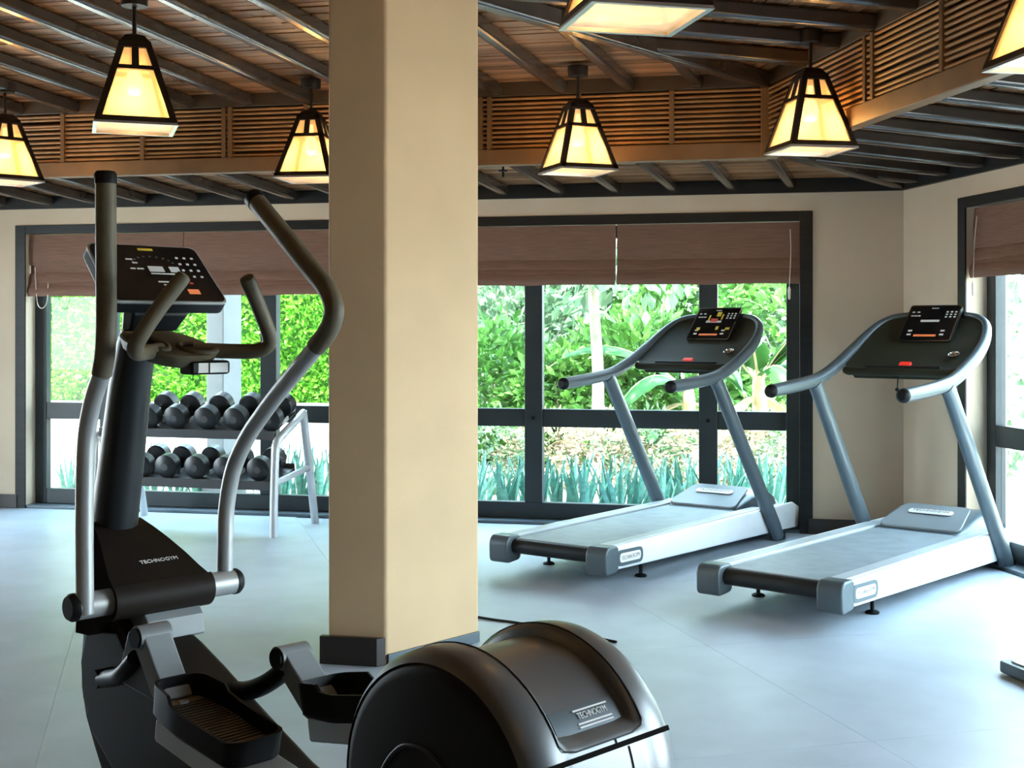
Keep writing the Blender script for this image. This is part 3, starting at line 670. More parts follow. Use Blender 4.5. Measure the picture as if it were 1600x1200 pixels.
for y, hw in ((.16, .27), (-1.52, .27)):
    f_ = MB().tube([(-hw, y, .045), (hw, y, .045)], .035, 16).build('floor_stabiliser', M_SATIN, el)
    for s in (-1, 1): MB().lathe([(0, .032), (.012, .032), (.02, .02), (.03, .0)], (s*(hw-.04), y, 0), (0,0,1), (1,0,0), (0,1,0), 14).build('foot', M_BLACK, f_)
# console
C0, C1 = Vector((0, .09, 1.582)), Vector((0, -.082, 1.418)); yv = (C0-C1); hgt = yv.length/2; EM = basis((C0+C1)/2, (1, 0, 0), yv)
def eslab(x0, x1, r, z0, z1, name, mt, par, bev=0, g=0):
    q = rounded([(-x0-g, -hgt-g), (x0+g, -hgt-g), (x1+g, hgt+g), (-x1-g, hgt+g)], r)
    return MB().prism(q, lambda p: EM @ Vector((p[0], p[1], z0)), lambda p: EM @ Vector((p[0], p[1], z1))).build(name, mt, par, 0, bevel=bev)
cn = eslab(.174, .166, .022, -.042, -.004, 'console', M_SATIN, el, .006)
eslab(.176, .168, .024, -.008, .0, 'console_rim', M_SILVER, cn, .002)
eslab(.176, .168, .022, .0, .002, 'screen', M_SCREEN, cn, 0, -.006)
def mark(x0, x1, y0, y1, mt, name='marking'): MB().box(x0, x1, y0, y1, .002, .003, EM).build(name, mt, cn, 0)
for r_ in range(4):
    for c_ in range(3): mark(.083+c_*.024, .091+c_*.024, .062-r_*.026, .069-r_*.026, M_LED, 'key')
mark(-.022, .024, .092, .101, M_YEL); mark(-.02, .026, .004, .026, M_LED, 'display_window'); mark(.045, .075, .004, .026, M_LED, 'display_window'); mark(-.02, .07, -.006, -.002, M_WHITE)
mark(-.012, .026, -.04, -.035, M_WHITE); mark(.0, .008, -.052, -.048, M_WHITE); mark(.04, .052, -.042, -.034, M_REDP); mark(.085, .095, -.044, -.038, M_REDP)
mark(-.01, .035, -.085, -.066, M_ORANGE, 'display_bar'); mark(.065, .10, -.085, -.066, M_ORANGE, 'display_bar')
for x0, x1, y in ((-.075, -.055, .05), (-.06, -.045, .036), (-.075, -.06, .012), (-.055, -.035, .012)): mark(x0, x1, y, y+.005, M_WHITE)
for k in range(9):
    t = math.pi*(.1+.8*k/8); mark(.004-.065*math.cos(t)-.003, .004-.065*math.cos(t)+.003, .03+.035*math.sin(t), .035+.035*math.sin(t), M_TGREY)
MB().loft([[(-.08, .06, 1.34), (.08, .06, 1.34), (.07, .02, 1.34), (-.07, .02, 1.34)], [(-.09, .03, 1.40), (.09, .03, 1.40), (.085, -.02, 1.385), (-.085, -.02, 1.385)], [(-.09, .04, 1.46), (.09, .04, 1.46), (.09, .0, 1.445), (-.09, .0, 1.445)]]).build('console_neck', M_SATIN, el, 0, bevel=.008)
# accessory tray with oval well
TRM = Matrix.Translation((0, -.055, 1.305)) @ Matrix.Rotation(math.radians(14), 4, 'X')
tr = MB(); tr.loft([[TRM @ Vector(p) for p in oval(0, .0, z, rx, ry, 0, 28, 2.4)] for z, rx, ry in ((-.035, .085, .12), (-.028, .102, .140), (.0, .112, .152), (.006, .108, .148))]); trb = tr.build('accessory_tray', M_GRIP, el, 50)
for cx, cy, rx, ry in ((.045, -.075, .048, .052), (-.06, -.02, .03, .07)):
    rg = []
    for k in range(28):
        t = 2*math.pi*k/28; c = Vector((cx+rx*math.cos(t), cy+ry*math.sin(t), .008)); d = Vector((math.cos(t), math.sin(t), 0))
        rg.append([TRM @ (c+d*.009*math.cos(a)+Vector((0,0,.008*math.sin(a)))) for a in [2*math.pi*q/8 for q in range(8)]])
    MB().loft(rg, closed=True).build('tray_rim', M_GRIP, trb, 60)
    MB().loft([[TRM @ Vector(p) for p in oval(cx, cy, z, rx-.004, ry-.004, 0, 24, 2)] for z in (.004, .0068)]).build('tray_well', M_BLACK, trb, 60)
# fixed grips and the sensor box
for s in (-1, 1):
    MB().tube([(s*.05, -.10, 1.290), (s*.12, -.15, 1.286), (s*.175, -.205, 1.286), (s*.198, -.235, 1.30), (s*.192, -.252, 1.33), (s*.15, -.27, 1.40), (s*.097, -.292, 1.477)], .0205, 16, smooth=6).build('fixed_grip', M_GRIP, el, 60)
    d = Vector((s*-.053, -.022, .077)).normalized(); e1 = d.orthogonal().normalized()
    MB().lathe([(-.004, 0), (-.004, .0205), (.006, .019), (.011, .010), (.012, 0)], (s*.097, -.292, 1.477), d, e1, d.cross(e1), 14).build('grip_plug', M_GRIP, el)
hrb = MB().box(-.015, .105, -.20, -.135, 1.225, 1.262).build('sensor_box', M_BLACK, el, 0, bevel=.008)
MB().box(.005, .035, -.2015, -.199, 1.23, 1.256).build('sensor_label', M_WHITE, hrb, 0); MB().box(.04, .095, -.2015, -.199, 1.23, 1.256).build('sensor_window', M_SILVER, hrb, 0)
# pedals and their links
def pedal(sx, y0, z0, y1, z1, arm_top):
    """tray shaped pedal, front at y0 z0, heel at y1 z1"""
    d = Vector((0, y1-y0, z1-z0)); L = d.length; PM = basis((sx, y0, z0), (1, 0, 0), d)      # local y runs to the heel, z up = x cross y -> down, so flip
    PM = basis((sx, y0, z0), (-1, 0, 0), d)
    w_ = .087
    outl = rounded([(-w_*.80, .0), (w_*.80, .0), (w_, L*.35), (w_*.9, L*.95), (w_*.55, L), (-w_*.62, L), (-w_*.92, L*.93), (-w_, L*.35)], .035, 4)
    def wallz(p, h): return h
    pd = MB(); hgt_ = .052
    def ringat(z, g): 
        c = Vector((0, L/2)); out = []
        for p in outl:
            v = Vector(p)-c; out.append(PM @ Vector((c.x+v.x*(1-g/w_), c.y+v.y*(1-g/(L/2)), z(p) if callable(z) else z)))
        return out
    top = lambda p: .0+(.016 if p[1] < L*.28 else 0)-.012*math.sin(min(1, max(0, (p[1]-L*.3)/(L*.7)))*math.pi)
    pd.loft([ringat(-.075, .012), ringat(-.06, .0), ringat(top, -.002), ringat(top, .006), ringat(-.042, .012), ])
    o = pd.build('pedal', M_BLACK, el, 35)
    fl_ = MB(); fl_.loft([ringat(-.046, .013), ringat(-.040, .013)]); t_ = fl_.build('tread', M_TREAD, o, 0)
    for k in range(22):
        y = L*.14+L*.78*k/21; hw = w_*.72 if y > L*.85 else w_*.78
        MB().box(-hw, hw, y-.0022, y+.0022, -.042, -.037, PM).build('rib', M_SATIN, t_, 0)
    MB().box(-.012, .012, L*.10, L*.13, -.040, -.034, PM).build('bolt', M_CHROME, t_, 0)
    # support bar under the pedal
    MB().box(-.074, .074, L*.1, L*1.17, -.125, -.066, PM).build('pedal_bar', M_TRAIL, el, 0, bevel=.008)
    # upright link to the front joint
    at = Vector(arm_top); ab = PM @ Vector((0, .0, -.05))
    dd = (at-ab); e1 = Vector((1, 0, 0)); n_ = dd.cross(e1).normalized()
    hw, ht = .040, .030
    MB().hexa([ab+e1*a*hw+n_*b*ht for a, b in ((-1,-1),(1,-1),(1,1),(-1,1))]+[at+e1*a*hw+n_*b*ht for a, b in ((-1,-1),(1,-1),(1,1),(-1,1))]).build('pedal_arm', M_GREY, el, 0, bevel=.006)
    j = MB().tube([at+e1*-.044, at+e1*.044], .031, 20).build('joint', M_GREY, el)
    MB().tube([at+e1*-.050, at+e1*-.043], .026, 18).build('joint_cap', M_BLACK, j)
    return at
pedal(-.112, -.285, .452, -.66, .395, (-.135, -.205, .56))
pedal(.118, -.575, .458, -.95, .525, (.10, -.485, .515))
def link_arm(pts, r): return MB().tube(pts, r, 12, smooth=5, flat=(1, .7)).build('link_arm', M_BLACK, el, 60)
link_arm([(-.15, -.17, .50), (-.145, -.10, .45), (-.13, -.03, .42), (-.12, .06, .395)], .034)
MB().tube([(-.15, .075, .395), (-.09, .075, .395)], .026, 18).build('link_pivot', M_SATIN, el)
MB().hexa([(-.155, -.17, .575), (-.115, -.17, .575), (-.115, -.12, .56), (-.155, -.12, .56), (-.155, -.28, .40), (-.115, -.28, .40), (-.115, -.06, .42), (-.155, -.06, .42)]).build('link_plate', M_SATIN, el, 0, bevel=.006)
link_arm([(.09, -.49, .49), (.075, -.42, .44), (.07, -.34, .405), (.06, -.26, .39), (.05, -.15, .395)], .036)
# drum housing at the rear
DC, DZ, DR = -1.363, .452, .272
def drum_shell():
    m = MB(); NT = 72; th = [math.radians(-40+260*k/NT) for k in range(NT+1)]          # angle from the front, over the top, to the rear
    lats = [(-.205, -.012), (-.195, -.002), (-.178, .007), (-.15, .011), (-.125, .012), (-.112, .010), (-.103, .0), (-.097, -.012), (-.05, -.014), (0, -.014), (.05, -.014), (.097, -.012), (.103, .0), (.112, .010), (.125, .012), (.15, .011), (.178, .007), (.195, -.002), (.205, -.012)]
    rows = []
    for t in th:
        dg = math.degrees(t); u = 1 if dg < 146 else max(0, 1-(dg-146)/6)             # recess ends above the rear seam
        if dg < 10: u = min(u, max(0, (dg-2)/8))
        u = u*u*(3-2*u); row = []
        seam = 158
        extra = 0
        for x, g in lats:
            gg = g if abs(x) > .11 else .011+(g-.011)*u
            r_ = DR+gg+(extra if abs(x) < .2 else extra*.5)
            row.append((x, DC+r_*math.cos(t), DZ+r_*math.sin(t)))
        rows.append(row)
    V = [[m.bm.verts.new(Vector(p)) for p in r_] for r_ in rows]
    for i in range(NT):
        for j in range(len(lats)-1): m.bm.faces.new((V[i][j], V[i][j+1], V[i+1][j+1], V[i+1][j]))
    return m
ds = drum_shell().build('drum_housing', M_SHELL, el, 50)
for s in (-1, 1):
    sdk = MB().lathe([(0, 0), (0, .235), (-.006, .252), (-.016, .264), (-.03, .262), (-.03, 0)], (s*.212, DC, DZ), (s, 0, 0), (0,1,0), (0,0,1), 64).build('side_disc', M_BLACK, ds, 35)
    pts = smooth_path([(s*.212, DC+y, DZ+z) for y, z in ((.17, -.16), (.165, -.05), (.135, .03), (.085, .085), (.03, .10), (-.03, .085), (-.10, .035), (-.17, -.02), (-.225, -.06))], 5)
    MB().tube(pts, .006, 8).build('swoosh_ridge', M_SATIN, sdk, 60)
# rear seam and plate
tt = math.radians(157); rr = DR+.0125
sm_ = MB(); 
a0, a1 = math.radians(155.6), math.radians(157.6)
sm_.hexa([(x, DC+r_*math.cos(a), DZ+r_*math.sin(a)) for r_ in (rr-.01, rr+.0006) for x, a in ((-.185, a0), (.185, a0), (.185, a1), (-.185, a1))]); sm_.build('seam', mat('seam_rubber', (.006, .005, .004), .9, spec=.05), ds, 0)
def drum_pt(x, deg, dr): t = math.radians(deg); return Vector((x, DC+(DR+dr)*math.cos(t), DZ+(DR+dr)*math.sin(t)))
pm = MB(); 
for k in range(6):
    pass
NP = 6
g0 = [[drum_pt(-.09, 136.5+10.5*k/NP, -.013), drum_pt(.09, 136.5+10.5*k/NP, -.013), drum_pt(.09, 136.5+10.5*k/NP, -.0095), drum_pt(-.09, 136.5+10.5*k/NP, -.0095)] for k in range(NP+1)]
plt = pm.loft(g0).build('name_plate', M_TGREY, ds, 30)
c = drum_pt(.02, 142, -.0085); tdir = (drum_pt(0, 136.5, 0)-drum_pt(0, 147, 0)); PMx = basis(c, (1, 0, 0), tdir)
link('lettering', TXTD, plt, PMx @ Matrix.Translation((0, .004, .001)) @ Matrix.Diagonal((.46, .6, 1, 1)))
for y in (.016, -.010, -.017): MB().box(-.048, .048, y-.0015, y+.0015, 0, .0012, PMx).build('print_line', M_WHITE, plt, 0)
# groove line round the recess
gp = [drum_pt(-.118, a, .0125) for a in range(60, 151, 6)]+[drum_pt(-.11, 152.3, .0125), drum_pt(-.08, 153.8, .0125), drum_pt(.08, 153.8, .0125), drum_pt(.11, 152.3, .0125)]+[drum_pt(.118, a, .0125) for a in range(150, 40, -6)]
MB().tube(gp, .0014, 6).build('groove', M_BLACK, ds, 60)
MB().tube([drum_pt(.03, 153.8, .0125), drum_pt(.03, 156, .0125)], .0012, 6).build('groove', M_BLACK, ds, 60)
MB().tube([drum_pt(.06, a, .0125) for a in range(158, 190, 4)], .0012, 6).build('groove', M_BLACK, ds, 60)
MB().prism([(-1.12, .06), (-1.62, .06), (-1.60, .30), (-1.5, .36), (-1.2, .36), (-1.13, .28)], lambda p: (-.185, p[0], p[1]), lambda p: (.185, p[0], p[1])).build('drum_base', M_SATIN, el, 0, bevel=.03, seg=3)
for s, a in ((-1, -35), (1, 145)):
    t = math.radians(a); cy, cz = DC+.13*math.cos(t), DZ-.12+.10*math.sin(t)
    MB().tube([(s*.20, DC, DZ-.1), (s*.235, DC, DZ-.1), (s*.237, cy, cz)], .022, 12).build('crank', M_SATIN, el, 60)

# ------------------------------------------------------------------ dumbbell rack and dumbbells
KX = Vector((.964, -.266)).normalized(); KY = Vector((.266, .964)).normalized(); KL = 1.33
KO = Vector((-1.535, 8.232))-KX*KL
rk = tag(empty('dumbbell_rack', (KO.x, KO.y, 0), math.atan2(KX.y, KX.x)), 'two-tier silver tube rack full of dumbbells in front of the left window', 'rack')
for x in (0, KL):
    MB().tube([(x, 0, .0), (x, .012, .30), (x, .03, .555), (x, .05, .60), (x, .09, .63), (x, .46, .775)], .027, 14, smooth=4).build('front_leg', M_RACK, rk, 60)
    MB().tube([(x, .45, .785), (x, .55, .40), (x, .65, .0)], .027, 14).build('rear_leg', M_RACK, rk, 60)
    MB().tube([(x, .015, .345), (x, .555, .395)], .021, 12).build('brace', M_RACK, rk, 60)
def rackx(px, y):
    P = KO+KY*y; r = px_ray(px); return ((-P.x)*(-r.y)+r.x*(-P.y))/(KX.x*(-r.y)+r.x*KX.y)
def shelf(y0, z0, an):
    c, s_ = math.cos(an), math.sin(an); M = Matrix(((1,0,0,0),(0,c,-s_,y0),(0,s_,c,z0),(0,0,0,1)))
    p = MB(); p.box(.02, KL-.02, .0, .34, -.006, .0, M); p.box(.02, KL-.02, -.006, .0, -.05, .012, M); p.box(.02, KL-.02, .34, .346, -.03, .03, M)
    return p.build('shelf', M_TRAY, rk, 0, bevel=.003), M
sh1, SM1 = shelf(.05, .668, math.radians(19)); sh2, SM2 = shelf(.03, .345, math.radians(11))
def make_dumbbell(r):
    w = empty('dumbbell')
    prof = [(-.155, 0), (-.155, r*.55), (-.152, r*.62), (-.150, r*.86), (-.142, r), (-.075, r), (-.066, r*.88), (-.062, r*.45), (-.060, .017)]
    for s in (-1, 1):
        h_ = MB().lathe([(a*-s, q) for a, q in prof], (0,0,0), (0,1,0), (1,0,0), (0,0,1), 26).build('head', M_DUMB, w, 35)
        MB().lathe([(0, 0), (0, r*.30), (.002, r*.30), (.002, 0)], (0, s*.1545, 0), (0, s, 0), (1,0,0), (0,0,1), 16).build('end_badge', M_TRAY, h_, 35)
    MB().lathe([(-.066, .015), (-.03, .017), (0, .0185), (.03, .017), (.066, .015)], (0,0,0), (0,1,0), (1,0,0), (0,0,1), 14).build('handle', M_CHROME, w)
    return w
db = make_dumbbell(.079); children_map(); first = True
ORD = ['nearest the right end of the rack', 'second from the right end of the rack', 'third from the right end', 'fourth from the right end', 'fifth from the right end, beside the elliptical column', 'at the left end, mostly behind the elliptical column']
for row, (SM, pxs, nm) in enumerate(((SM1, (421, 369, 322, 275, 233, 188), 'upper'), (SM2, (405, 353, 308, 262, 222, 180), 'lower'))):
    for i, px in enumerate(pxs):
        o = db if first else copy_tree(db); first = False
        o.parent = None; x = rackx(px, .07)
        Mw = Matrix.Translation((KO.x, KO.y, 0)) @ Matrix.Rotation(math.atan2(KX.y, KX.x), 4, 'Z') @ SM @ Matrix.Translation((x, .17, .0795))
        o.matrix_world = Mw @ Matrix.Rotation(random.uniform(-.03, .03), 4, 'Z')
        tag(o, 'black rubber dumbbell on the %s shelf, %s' % (nm, ORD[i]), 'dumbbell', 'dumbbells on the rack')
        for dx in (-.045, .045):
            MB().box(x+dx-.006, x+dx+.006, .12, .22, .0, .03, SM).build('saddle', M_RACK, sh1 if row == 0 else sh2, 0, bevel=.003)

# ------------------------------------------------------------------ small things on the floor and ceiling
c0 = on_floor(1558, 1051); e1 = Vector((.25, -.968)); e2 = Vector((.968, .25))
mb_ = tag(empty('machine_base', (c0.x, c0.y, 0), math.atan2(e2.y, e2.x)), 'low grey machine base plate on the floor, cut by the right edge of the picture', 'machine base')
MB().prism(rounded([(0, -.55), (.8, -.55), (.8, 0), (0, 0)], .03), lambda p: (p[0], p[1], .006), lambda p: (p[0], p[1], .05)).build('base_plate', M_TGREY, mb_, 0, bevel=.006)
MB().prism(rounded([(.03, -.52), (.77, -.52), (.77, -.03), (.03, -.03)], .03), lambda p: (p[0], p[1], .05), lambda p: (p[0], p[1], .056)).build('mat_top', M_TRAIL, mb_, 0)
for x in (.1, .7):
    for y in (-.45, -.1): MB().lathe([(0, .03), (.008, .03), (.008, 0)], (x, y, 0), (0,0,1), (1,0,0), (0,1,0), 12).build('foot', M_BLACK, mb_)
MB().tube([(.6, -.28, .05), (.6, -.28, .5), (.62, -.28, .9)], .045, 16).build('post', M_SILVER, mb_)
def floor_tube(name, pts, r, label, cat):
    P = [Vector((*on_floor(*p, r), r)) for p in pts]
    return tag(MB().tube(P, r, 8, smooth=5).build(name, M_BLACK, None, 60), label, cat)
floor_tube('floor_cable', [(735, 962), (770, 968), (808, 973), (880, 986), (963, 1003)], .006, 'thin black cable lying on the floor behind the drum housing', 'cable')
floor_tube('power_cord', [(1577, 874), (1590, 879), (1610, 884), (1640, 893)], .014, 'thick black power cord on the floor at the front of the right treadmill', 'cord')
p = at_depth(786, 273, 8.05)
sp = tag(empty('ceiling_sprinkler', (p.x, p.y, p.z)), 'small dark sprinkler head under the lower ceiling, right of the pillar', 'sprinkler')
MB().tube([(0, 0, -.015), (0, 0, .09)], .007, 8).build('pipe', M_BLACK, sp); MB().lathe([(.02, 0), (.02, .028), (.028, .03), (.03, 0)], (0,0,0), (0,0,1), (1,0,0), (0,1,0), 12).build('deflector', M_BLACK, sp)

# ------------------------------------------------------------------ garden
M_GROUND = mat('garden_ground', (.52, .47, .40), .9, var=.25, scale=2.5, bump=.3, bscale=20)
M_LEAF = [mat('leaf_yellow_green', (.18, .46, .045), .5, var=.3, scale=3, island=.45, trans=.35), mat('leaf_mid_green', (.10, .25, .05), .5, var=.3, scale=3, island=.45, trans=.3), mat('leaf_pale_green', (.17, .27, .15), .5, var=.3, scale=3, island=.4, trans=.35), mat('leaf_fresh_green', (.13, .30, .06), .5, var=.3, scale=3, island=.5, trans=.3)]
M_BANANA = mat('banana_leaf', (.055, .20, .045), .4, var=.25, scale=4, trans=.35)
M_DRYLEAF = mat('dry_banana_leaf', (.48, .36, .20), .7, var=.25)
M_STEM = mat('banana_stem', (.50, .42, .24), .6, var=.3, scale=6)
M_TRUNK = mat('tree_trunk', (.30, .25, .20), .8, var=.3, scale=5, bump=.3)
M_SNAKE = mat('snake_plant_leaf', (.10, .27, .20), .45, var=.35, scale=9, stretch=(1, 1, 3), island=.25)
M_LOWWALL = mat('garden_wall_render', (.72, .69, .63), .8, var=.08, scale=4)
M_POST = mat('grey_post', (.17, .175, .18), .7, var=.06)
struct(MB().box(-40, 40, -20, 60, -.5, -.22).build('ground', M_GROUND, smooth=0), 'pale garden soil outside the windows')
gx = MB(); P = [B0+BD*-14-BN*(TH+.0), B0+BD*9-BN*TH, B0+BD*9-BN*25, B0+BD*-14-BN*25]
gx.prism(P, lambda p: (p.x, p.y, -.3), lambda p: (p.x, p.y, -.06)); struct(gx.build('garden_bed', M_GROUND, smooth=0), 'pale dry garden bed behind the back wall')
def leaves(name, material, n, fn, size, seed, parent, ratio=.5, droop=.35):
    """n folded leaves; fn(rng) gives position and outward direction"""
    rg = np.random.default_rng(seed); V = np.zeros((n, 6, 3)); 
    pos, out = fn(rg, n)
    d = out+rg.normal(0, .55, (n, 3)); d[:, 2] -= droop*rg.random(n); d /= np.linalg.norm(d, axis=1)[:, None]
    up = rg.normal(0, 1, (n, 3)); sd_ = np.cross(d, up); sd_ /= np.linalg.norm(sd_, axis=1)[:, None]; nn = np.cross(sd_, d)
    L = size*(.6+.8*rg.random(n))[:, None]; Wd = L*ratio*.5
    V[:, 0] = pos; V[:, 1] = pos+d*L*.5+sd_*Wd+nn*L*.06; V[:, 2] = pos+d*L*.5-nn*L*.04; V[:, 3] = pos+d*L*.5-sd_*Wd+nn*L*.06; V[:, 4] = pos+d*L-nn*L*.08; V[:, 5] = pos+d*L*.5
    V = V[:, :5]
    b = np.arange(n)*5; Fc = np.concatenate([np.stack([b, b+1, b+2], 1), np.stack([b, b+2, b+3], 1), np.stack([b+1, b+4, b+2], 1), np.stack([b+2, b+4, b+3], 1)])
    me = bpy.data.meshes.new(name); me.from_pydata(V.reshape(-1, 3).tolist(), [], Fc.tolist()); me.materials.append(material); me.update()
    return link(name, me, parent)
def blob(c, r):
    def fn(rg, n):
        v = rg.normal(0, 1, (n, 3)); v /= np.linalg.norm(v, axis=1)[:, None]; k = .55+.45*rg.random(n)**.5
        lump = 1+.18*np.sin(v[:, 0]*5+c[0]*3)*np.cos(v[:, 2]*6+c[1])+.12*np.sin(v[:, 1]*9)
        return np.array(c)+v*np.array(r)*(k*lump)[:, None], v
    return fn
def gp(px, Y): return ((px-800)/F*Y, Y)
# hedge with low wall in front
hx0 = gp(40, 12.8); hx1 = gp(600, 12.2)
hd_ = Vector((hx1[0]-hx0[0], hx1[1]-hx0[1])); hl = hd_.length; hd_.normalize(); hn = Vector((hd_.y, -hd_.x))
hg = tag(empty('hedge', (*hx0, -.06), math.atan2(hd_.y, hd_.x)), 'clipped bright green hedge seen through the left window', 'hedge')
def hedge_fn(rg, n):
    u = rg.random((n, 3)); p = np.stack([u[:, 0]*(hl+.9)-1, u[:, 1]**2*.5, u[:, 2]*3.0], 1); p[:, 1] += .10*np.sin(p[:, 0]*4)*np.sin(p[:, 2]*4+1)
    return p, np.tile(np.array([0, -.8, .35]), (n, 1))
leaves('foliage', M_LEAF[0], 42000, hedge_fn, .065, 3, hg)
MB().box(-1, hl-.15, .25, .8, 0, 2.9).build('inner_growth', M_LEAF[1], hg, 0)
lw0 = gp(30, 12.1); lw1 = gp(640, 11.5); ld_ = Vector((lw1[0]-lw0[0], lw1[1]-lw0[1])); 
lw = tag(empty('garden_wall', (*lw0, -.06), math.atan2(ld_.y, ld_.x)), 'low pale garden wall in front of the hedge', 'garden wall')
MB().box(-.5, ld_.length, 0, .2, 0, .66).build('wall_body', M_LOWWALL, lw, 0, bevel=.01); MB().box(-.5, ld_.length, -.03, .23, .66, .71).build('coping', M_LOWWALL, lw, 0, bevel=.01)
vp = gp(350, 10.5)
vq = tag(empty('veranda_post', (*vp, -.06), math.radians(-35)), 'square grey veranda post outside the left window', 'post')
MB().box(-.10, .10, -.10, .10, 0, 2.9).build('shaft', M_POST, vq, 0, bevel=.008); MB().box(-.13, .13, -.13, .13, 0, .12).build('footing', M_POST, vq, 0, bevel=.008)
# shrubs behind the right window
def shrub(px, Y, rx, rz, mi, n, size, label, seed):
    x, y = gp(px, Y); w = tag(empty('garden_shrub', (x, y, -.06)), label, 'shrub', 'shrubs in the garden')
    leaves('foliage', M_LEAF[mi], int(n*1.7), blob((0, 0, rz*.95), (rx, rx*.8, rz)), size, seed, w)
    for k in range(5):
        a = k*1.3+seed; MB().tube([(.05*math.cos(a), .05*math.sin(a), 0), (rx*.3*math.cos(a), rx*.3*math.sin(a), rz*.8), (rx*.55*math.cos(a), rx*.5*math.sin(a), rz*1.4)], [.02, .014, .006], 6).build('stem', M_TRUNK, w)
    return w
SH = [(755, 13.5, .75, .72, 1, 1700, .13, 'leafy mid-green shrub right beside the pillar, outside the window'),
      (812, 15.5, 1.0, 1.1, 2, 1700, .16, 'tall pale green shrub behind the first window mullion'),
      (880, 13.2, .65, .62, 3, 1500, .12, 'fresh green shrub left of the pale tree trunk'),
      (985, 13.6, .8, .80, 3, 1900, .13, 'broad fresh green shrub behind the left treadmill console'),
      (1060, 15.8, 1.0, 1.15, 1, 1700, .16, 'dark green shrub far behind the left treadmill'),
      (930, 17.5, 1.6, 1.3, 2, 2200, .2, 'wide pale shrub at the back of the garden, behind the tree trunk'),
      (1140, 17.5, 1.5, 1.35, 2, 2000, .2, 'wide pale shrub at the back of the garden, behind the banana plants'),
      (760, 18.5, 1.5, 1.4, 1, 2000, .2, 'wide dark shrub at the back of the garden, nearest the pillar'),
      (1260, 16.0, 1.2, 1.2, 3, 1800, .17, 'fresh green shrub at the right end of the window view')]
for i, a in enumerate(SH): shrub(*a, 20+i)
for i, (x, y, lab) in enumerate(((5.6, 10.2, 'green shrub seen through the right wall window'), (4.9, 12.6, 'green shrub far out beyond the right wall corner'), (6.6, 8.3, 'green shrub low beyond the right wall window edge'))):
    w = tag(empty('garden_shrub', (x, y, -.06)), lab, 'shrub', 'shrubs in the garden')
    leaves('foliage', M_LEAF[(i+1) % 3], 1600, blob((0, 0, 1.0), (.9, .8, 1.1)), .14, 50+i, w)
M_DRY = mat('dry_brush', (.36, .30, .20), .8, var=.3, scale=4, island=.4, trans=.25)
for i, px in enumerate((770, 850, 935, 1015, 1095, 1180, 1250)):
    x, y = gp(px, 10.95+.25*(i % 2)); w = tag(empty('dry_brush', (x, y, -.06)), 'low tan dry brush behind the snake plants, '+('nearest the pillar', 'second from the pillar', 'third from the pillar', 'in the middle of the row', 'third from the right end', 'second from the right end', 'at the right end of the row')[i], 'dry brush', 'low dry brush along the window')
    leaves('foliage', M_DRY if i % 3 else M_LEAF[2], 900, blob((0, 0, .30), (.36, .26, .36)), .08, 120+i, w, .35)
# trees
def tree(px, Y, r, hgt_, label, seed):
    x, y = gp(px, Y); w = tag(empty('garden_tree', (x, y, -.06)), label, 'tree', 'trees in the garden')
    MB().tube([(0, 0, 0), (.03, 0, hgt_*.3), (-.02, .02, hgt_*.65), (.05, 0, hgt_)], [r*1.3, r, r*.85, r*.5], 12, smooth=4).build('trunk', M_TRUNK, w, 60)
    for k in range(4):
        a = k*1.7+seed; MB().tube([(0, 0, hgt_*(.55+.1*k)), (.5*math.cos(a), .5*math.sin(a), hgt_*(.8+.08*k)), (1.0*math.cos(a), 1.0*math.sin(a), hgt_*(.95+.08*k))], [r*.5, r*.35, r*.15], 8).build('branch', M_TRUNK, w, 60)
    leaves('crown', M_LEAF[2], 2600, blob((0, 0, hgt_*1.0), (1.7, 1.5, 1.2)), .17, seed, w)
    return w
tree(930, 12.5, .058, 3.0, 'pale slim tree trunk behind the left treadmill', 61)
tree(1035, 16.8, .07, 3.3, 'slim tree far behind the left treadmill display', 62)
tree(790, 16.5, .08, 3.2, 'slim tree close to the pillar edge', 63)
# banana plants
def banana(px, Y, hgt_, leafspec, label, seed, dry=2):
    rnd = random.Random(seed); x, y = gp(px, Y); w = tag(empty('banana_plant', (x, y, -.06)), label, 'banana plant', 'banana plants in the garden')
    MB().tube([(0, 0, 0), (.02, 0, hgt_*.5), (.0, .0, hgt_)], [.11, .085, .055], 12, smooth=4).build('stem', M_STEM, w, 60)
    def leaf(az, L, rise, droop, wd, mt, z0):
        N = 12; m = MB(); mid = []
        for i in range(N+1):
            t = i/N; r_ = L*(t*.92); z = z0+rise*math.sin(t*math.pi*.55)-droop*t*t; mid.append(Vector((math.cos(az)*r_, math.sin(az)*r_, z)))
        sd_ = Vector((-math.sin(az), math.cos(az), 0)); rows = []
        for i, c in enumerate(mid):
            t = i/N; wv = wd*math.sin(min(1, t*1.08+.02)*math.pi)**.6 if t > .10 else .012
            wv *= 1+rnd.uniform(-.12, .10)
            rows.append([m.bm.verts.new(c+sd_*wv+Vector((0, 0, -wv*.45))), m.bm.verts.new(c), m.bm.verts.new(c-sd_*wv+Vector((0, 0, -wv*.45)))])
        for i in range(N):
            for j in range(2): m.bm.faces.new((rows[i][j], rows[i][j+1], rows[i+1][j+1], rows[i+1][j]))
        o = m.build('leaf', mt, w, 60); sld = o.modifiers.new('thickness', 'SOLIDIFY'); sld.thickness = .006
        MB().tube([v-Vector((0, 0, .008)) for v in mid], [.018*(1-i/(N+2)) for i in range(N+1)], 6).build('leaf_rib', M_STEM, o, 60)
    for az, L, rise, droop, wd in leafspec: leaf(math.radians(az), L, rise, droop, wd, M_BANANA, hgt_*.96)
    for k in range(dry): leaf(rnd.uniform(0, 6.3), .8, .1, .9, .09, M_DRYLEAF, hgt_*.8)
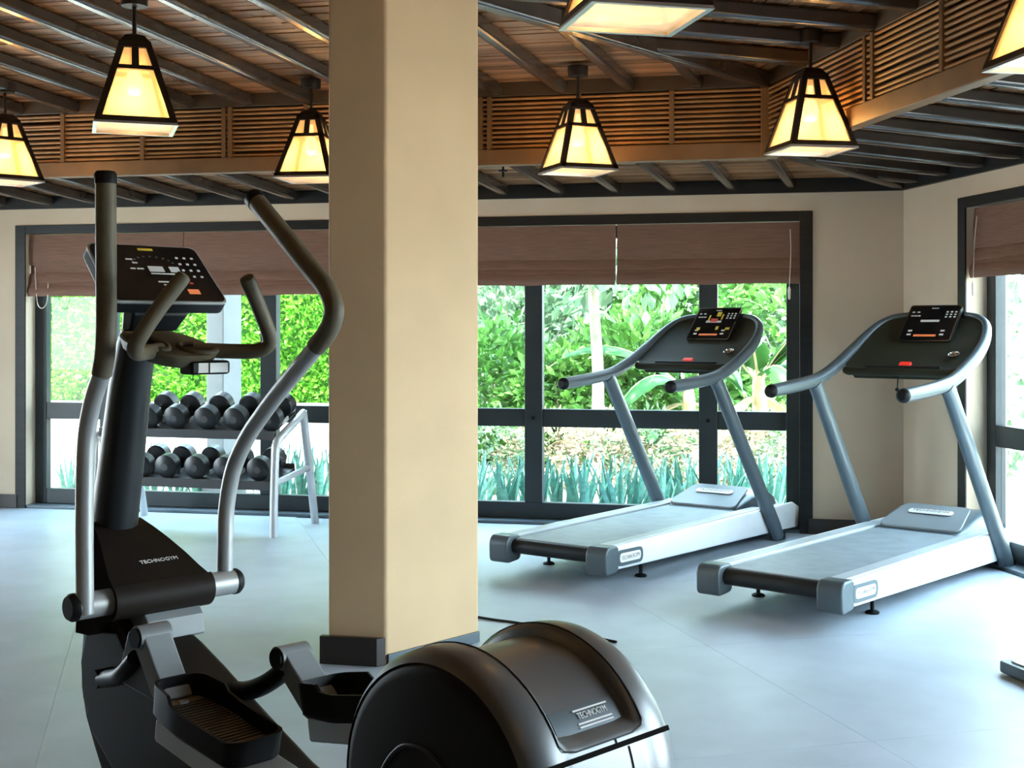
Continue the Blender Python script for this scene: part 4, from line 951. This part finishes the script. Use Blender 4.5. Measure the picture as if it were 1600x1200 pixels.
banana(1185, 11.9, .95, [(200, 1.3, .75, .45, .17), (165, 1.1, .9, .9, .16), (-20, 1.2, .8, .6, .17), (20, 1.0, .55, 1.0, .15), (250, 1.1, .8, .7, .16), (290, .9, .45, .8, .15), (100, 1.1, .9, .4, .16), (320, 1.2, 1.0, .8, .17)], 'banana plant at the right end of the garden window, with drooping leaves', 5)
banana(1075, 12.9, .8, [(185, 1.55, .75, .5, .19), (215, 1.2, .5, .9, .17), (10, 1.1, .8, .6, .16), (300, 1.0, .7, .8, .15), (120, 1.0, .9, .4, .15), (160, 1.0, .3, .7, .15)], 'banana plant behind the left treadmill, one long leaf arching left', 6)
banana(1010, 11.6, .28, [(170, .7, .35, .4, .11), (20, .8, .4, .5, .12), (270, .6, .4, .3, .1), (230, .7, .3, .5, .11)], 'small young banana plant low behind the left treadmill', 7, 1)
# snake plants in front of the windows
spots = [(735+i*23+random.uniform(-6, 6), 9.55+random.uniform(-.12, .35)) for i in range(23)]+[(415+i*17+random.uniform(-4, 4), 10.15+random.uniform(-.1, .3)) for i in range(7)]+[(110, 10.5), (240, 10.5), (275, 10.6), (310, 10.5)]
variants = []
for v in range(5):
    rnd = random.Random(90+v); m = MB()
    for k in range(10):
        a = rnd.uniform(0, 6.28); r_ = rnd.uniform(.0, .07); L = rnd.uniform(.28, .48); lean = rnd.uniform(.02, .13); c = Vector((r_*math.cos(a), r_*math.sin(a), 0)); d = Vector((math.cos(a)*lean, math.sin(a)*lean, L)); s_ = Vector((-math.sin(a+.5), math.cos(a+.5), 0)); n_ = Vector((math.cos(a+.5), math.sin(a+.5), 0))*.006
        rows = []
        for t, wd in ((0, .013), (.3, .020), (.65, .018), (.9, .008), (1, .001)):
            q = c+d*t+Vector((d.x*t*t*.6, d.y*t*t*.6, 0)); rows.append([q+s_*wd, q+n_, q-s_*wd, q-n_])
        m.loft(rows)
    variants.append(m.mesh('leaf_blades', M_SNAKE, 60))
for i, (px, Y) in enumerate(sorted(spots)):
    x, y = gp(px, Y+ .0)
    w = empty('snake_plant', (x, y, -.06), random.uniform(0, 6)); link('leaf_blades', variants[i % 5], w)
    side = 'right' if px > 700 else 'left'
    tag(w, 'upright snake plant in the row close outside the %s window of the back wall' % side, 'snake plant', 'snake plants outside the %s window' % side)
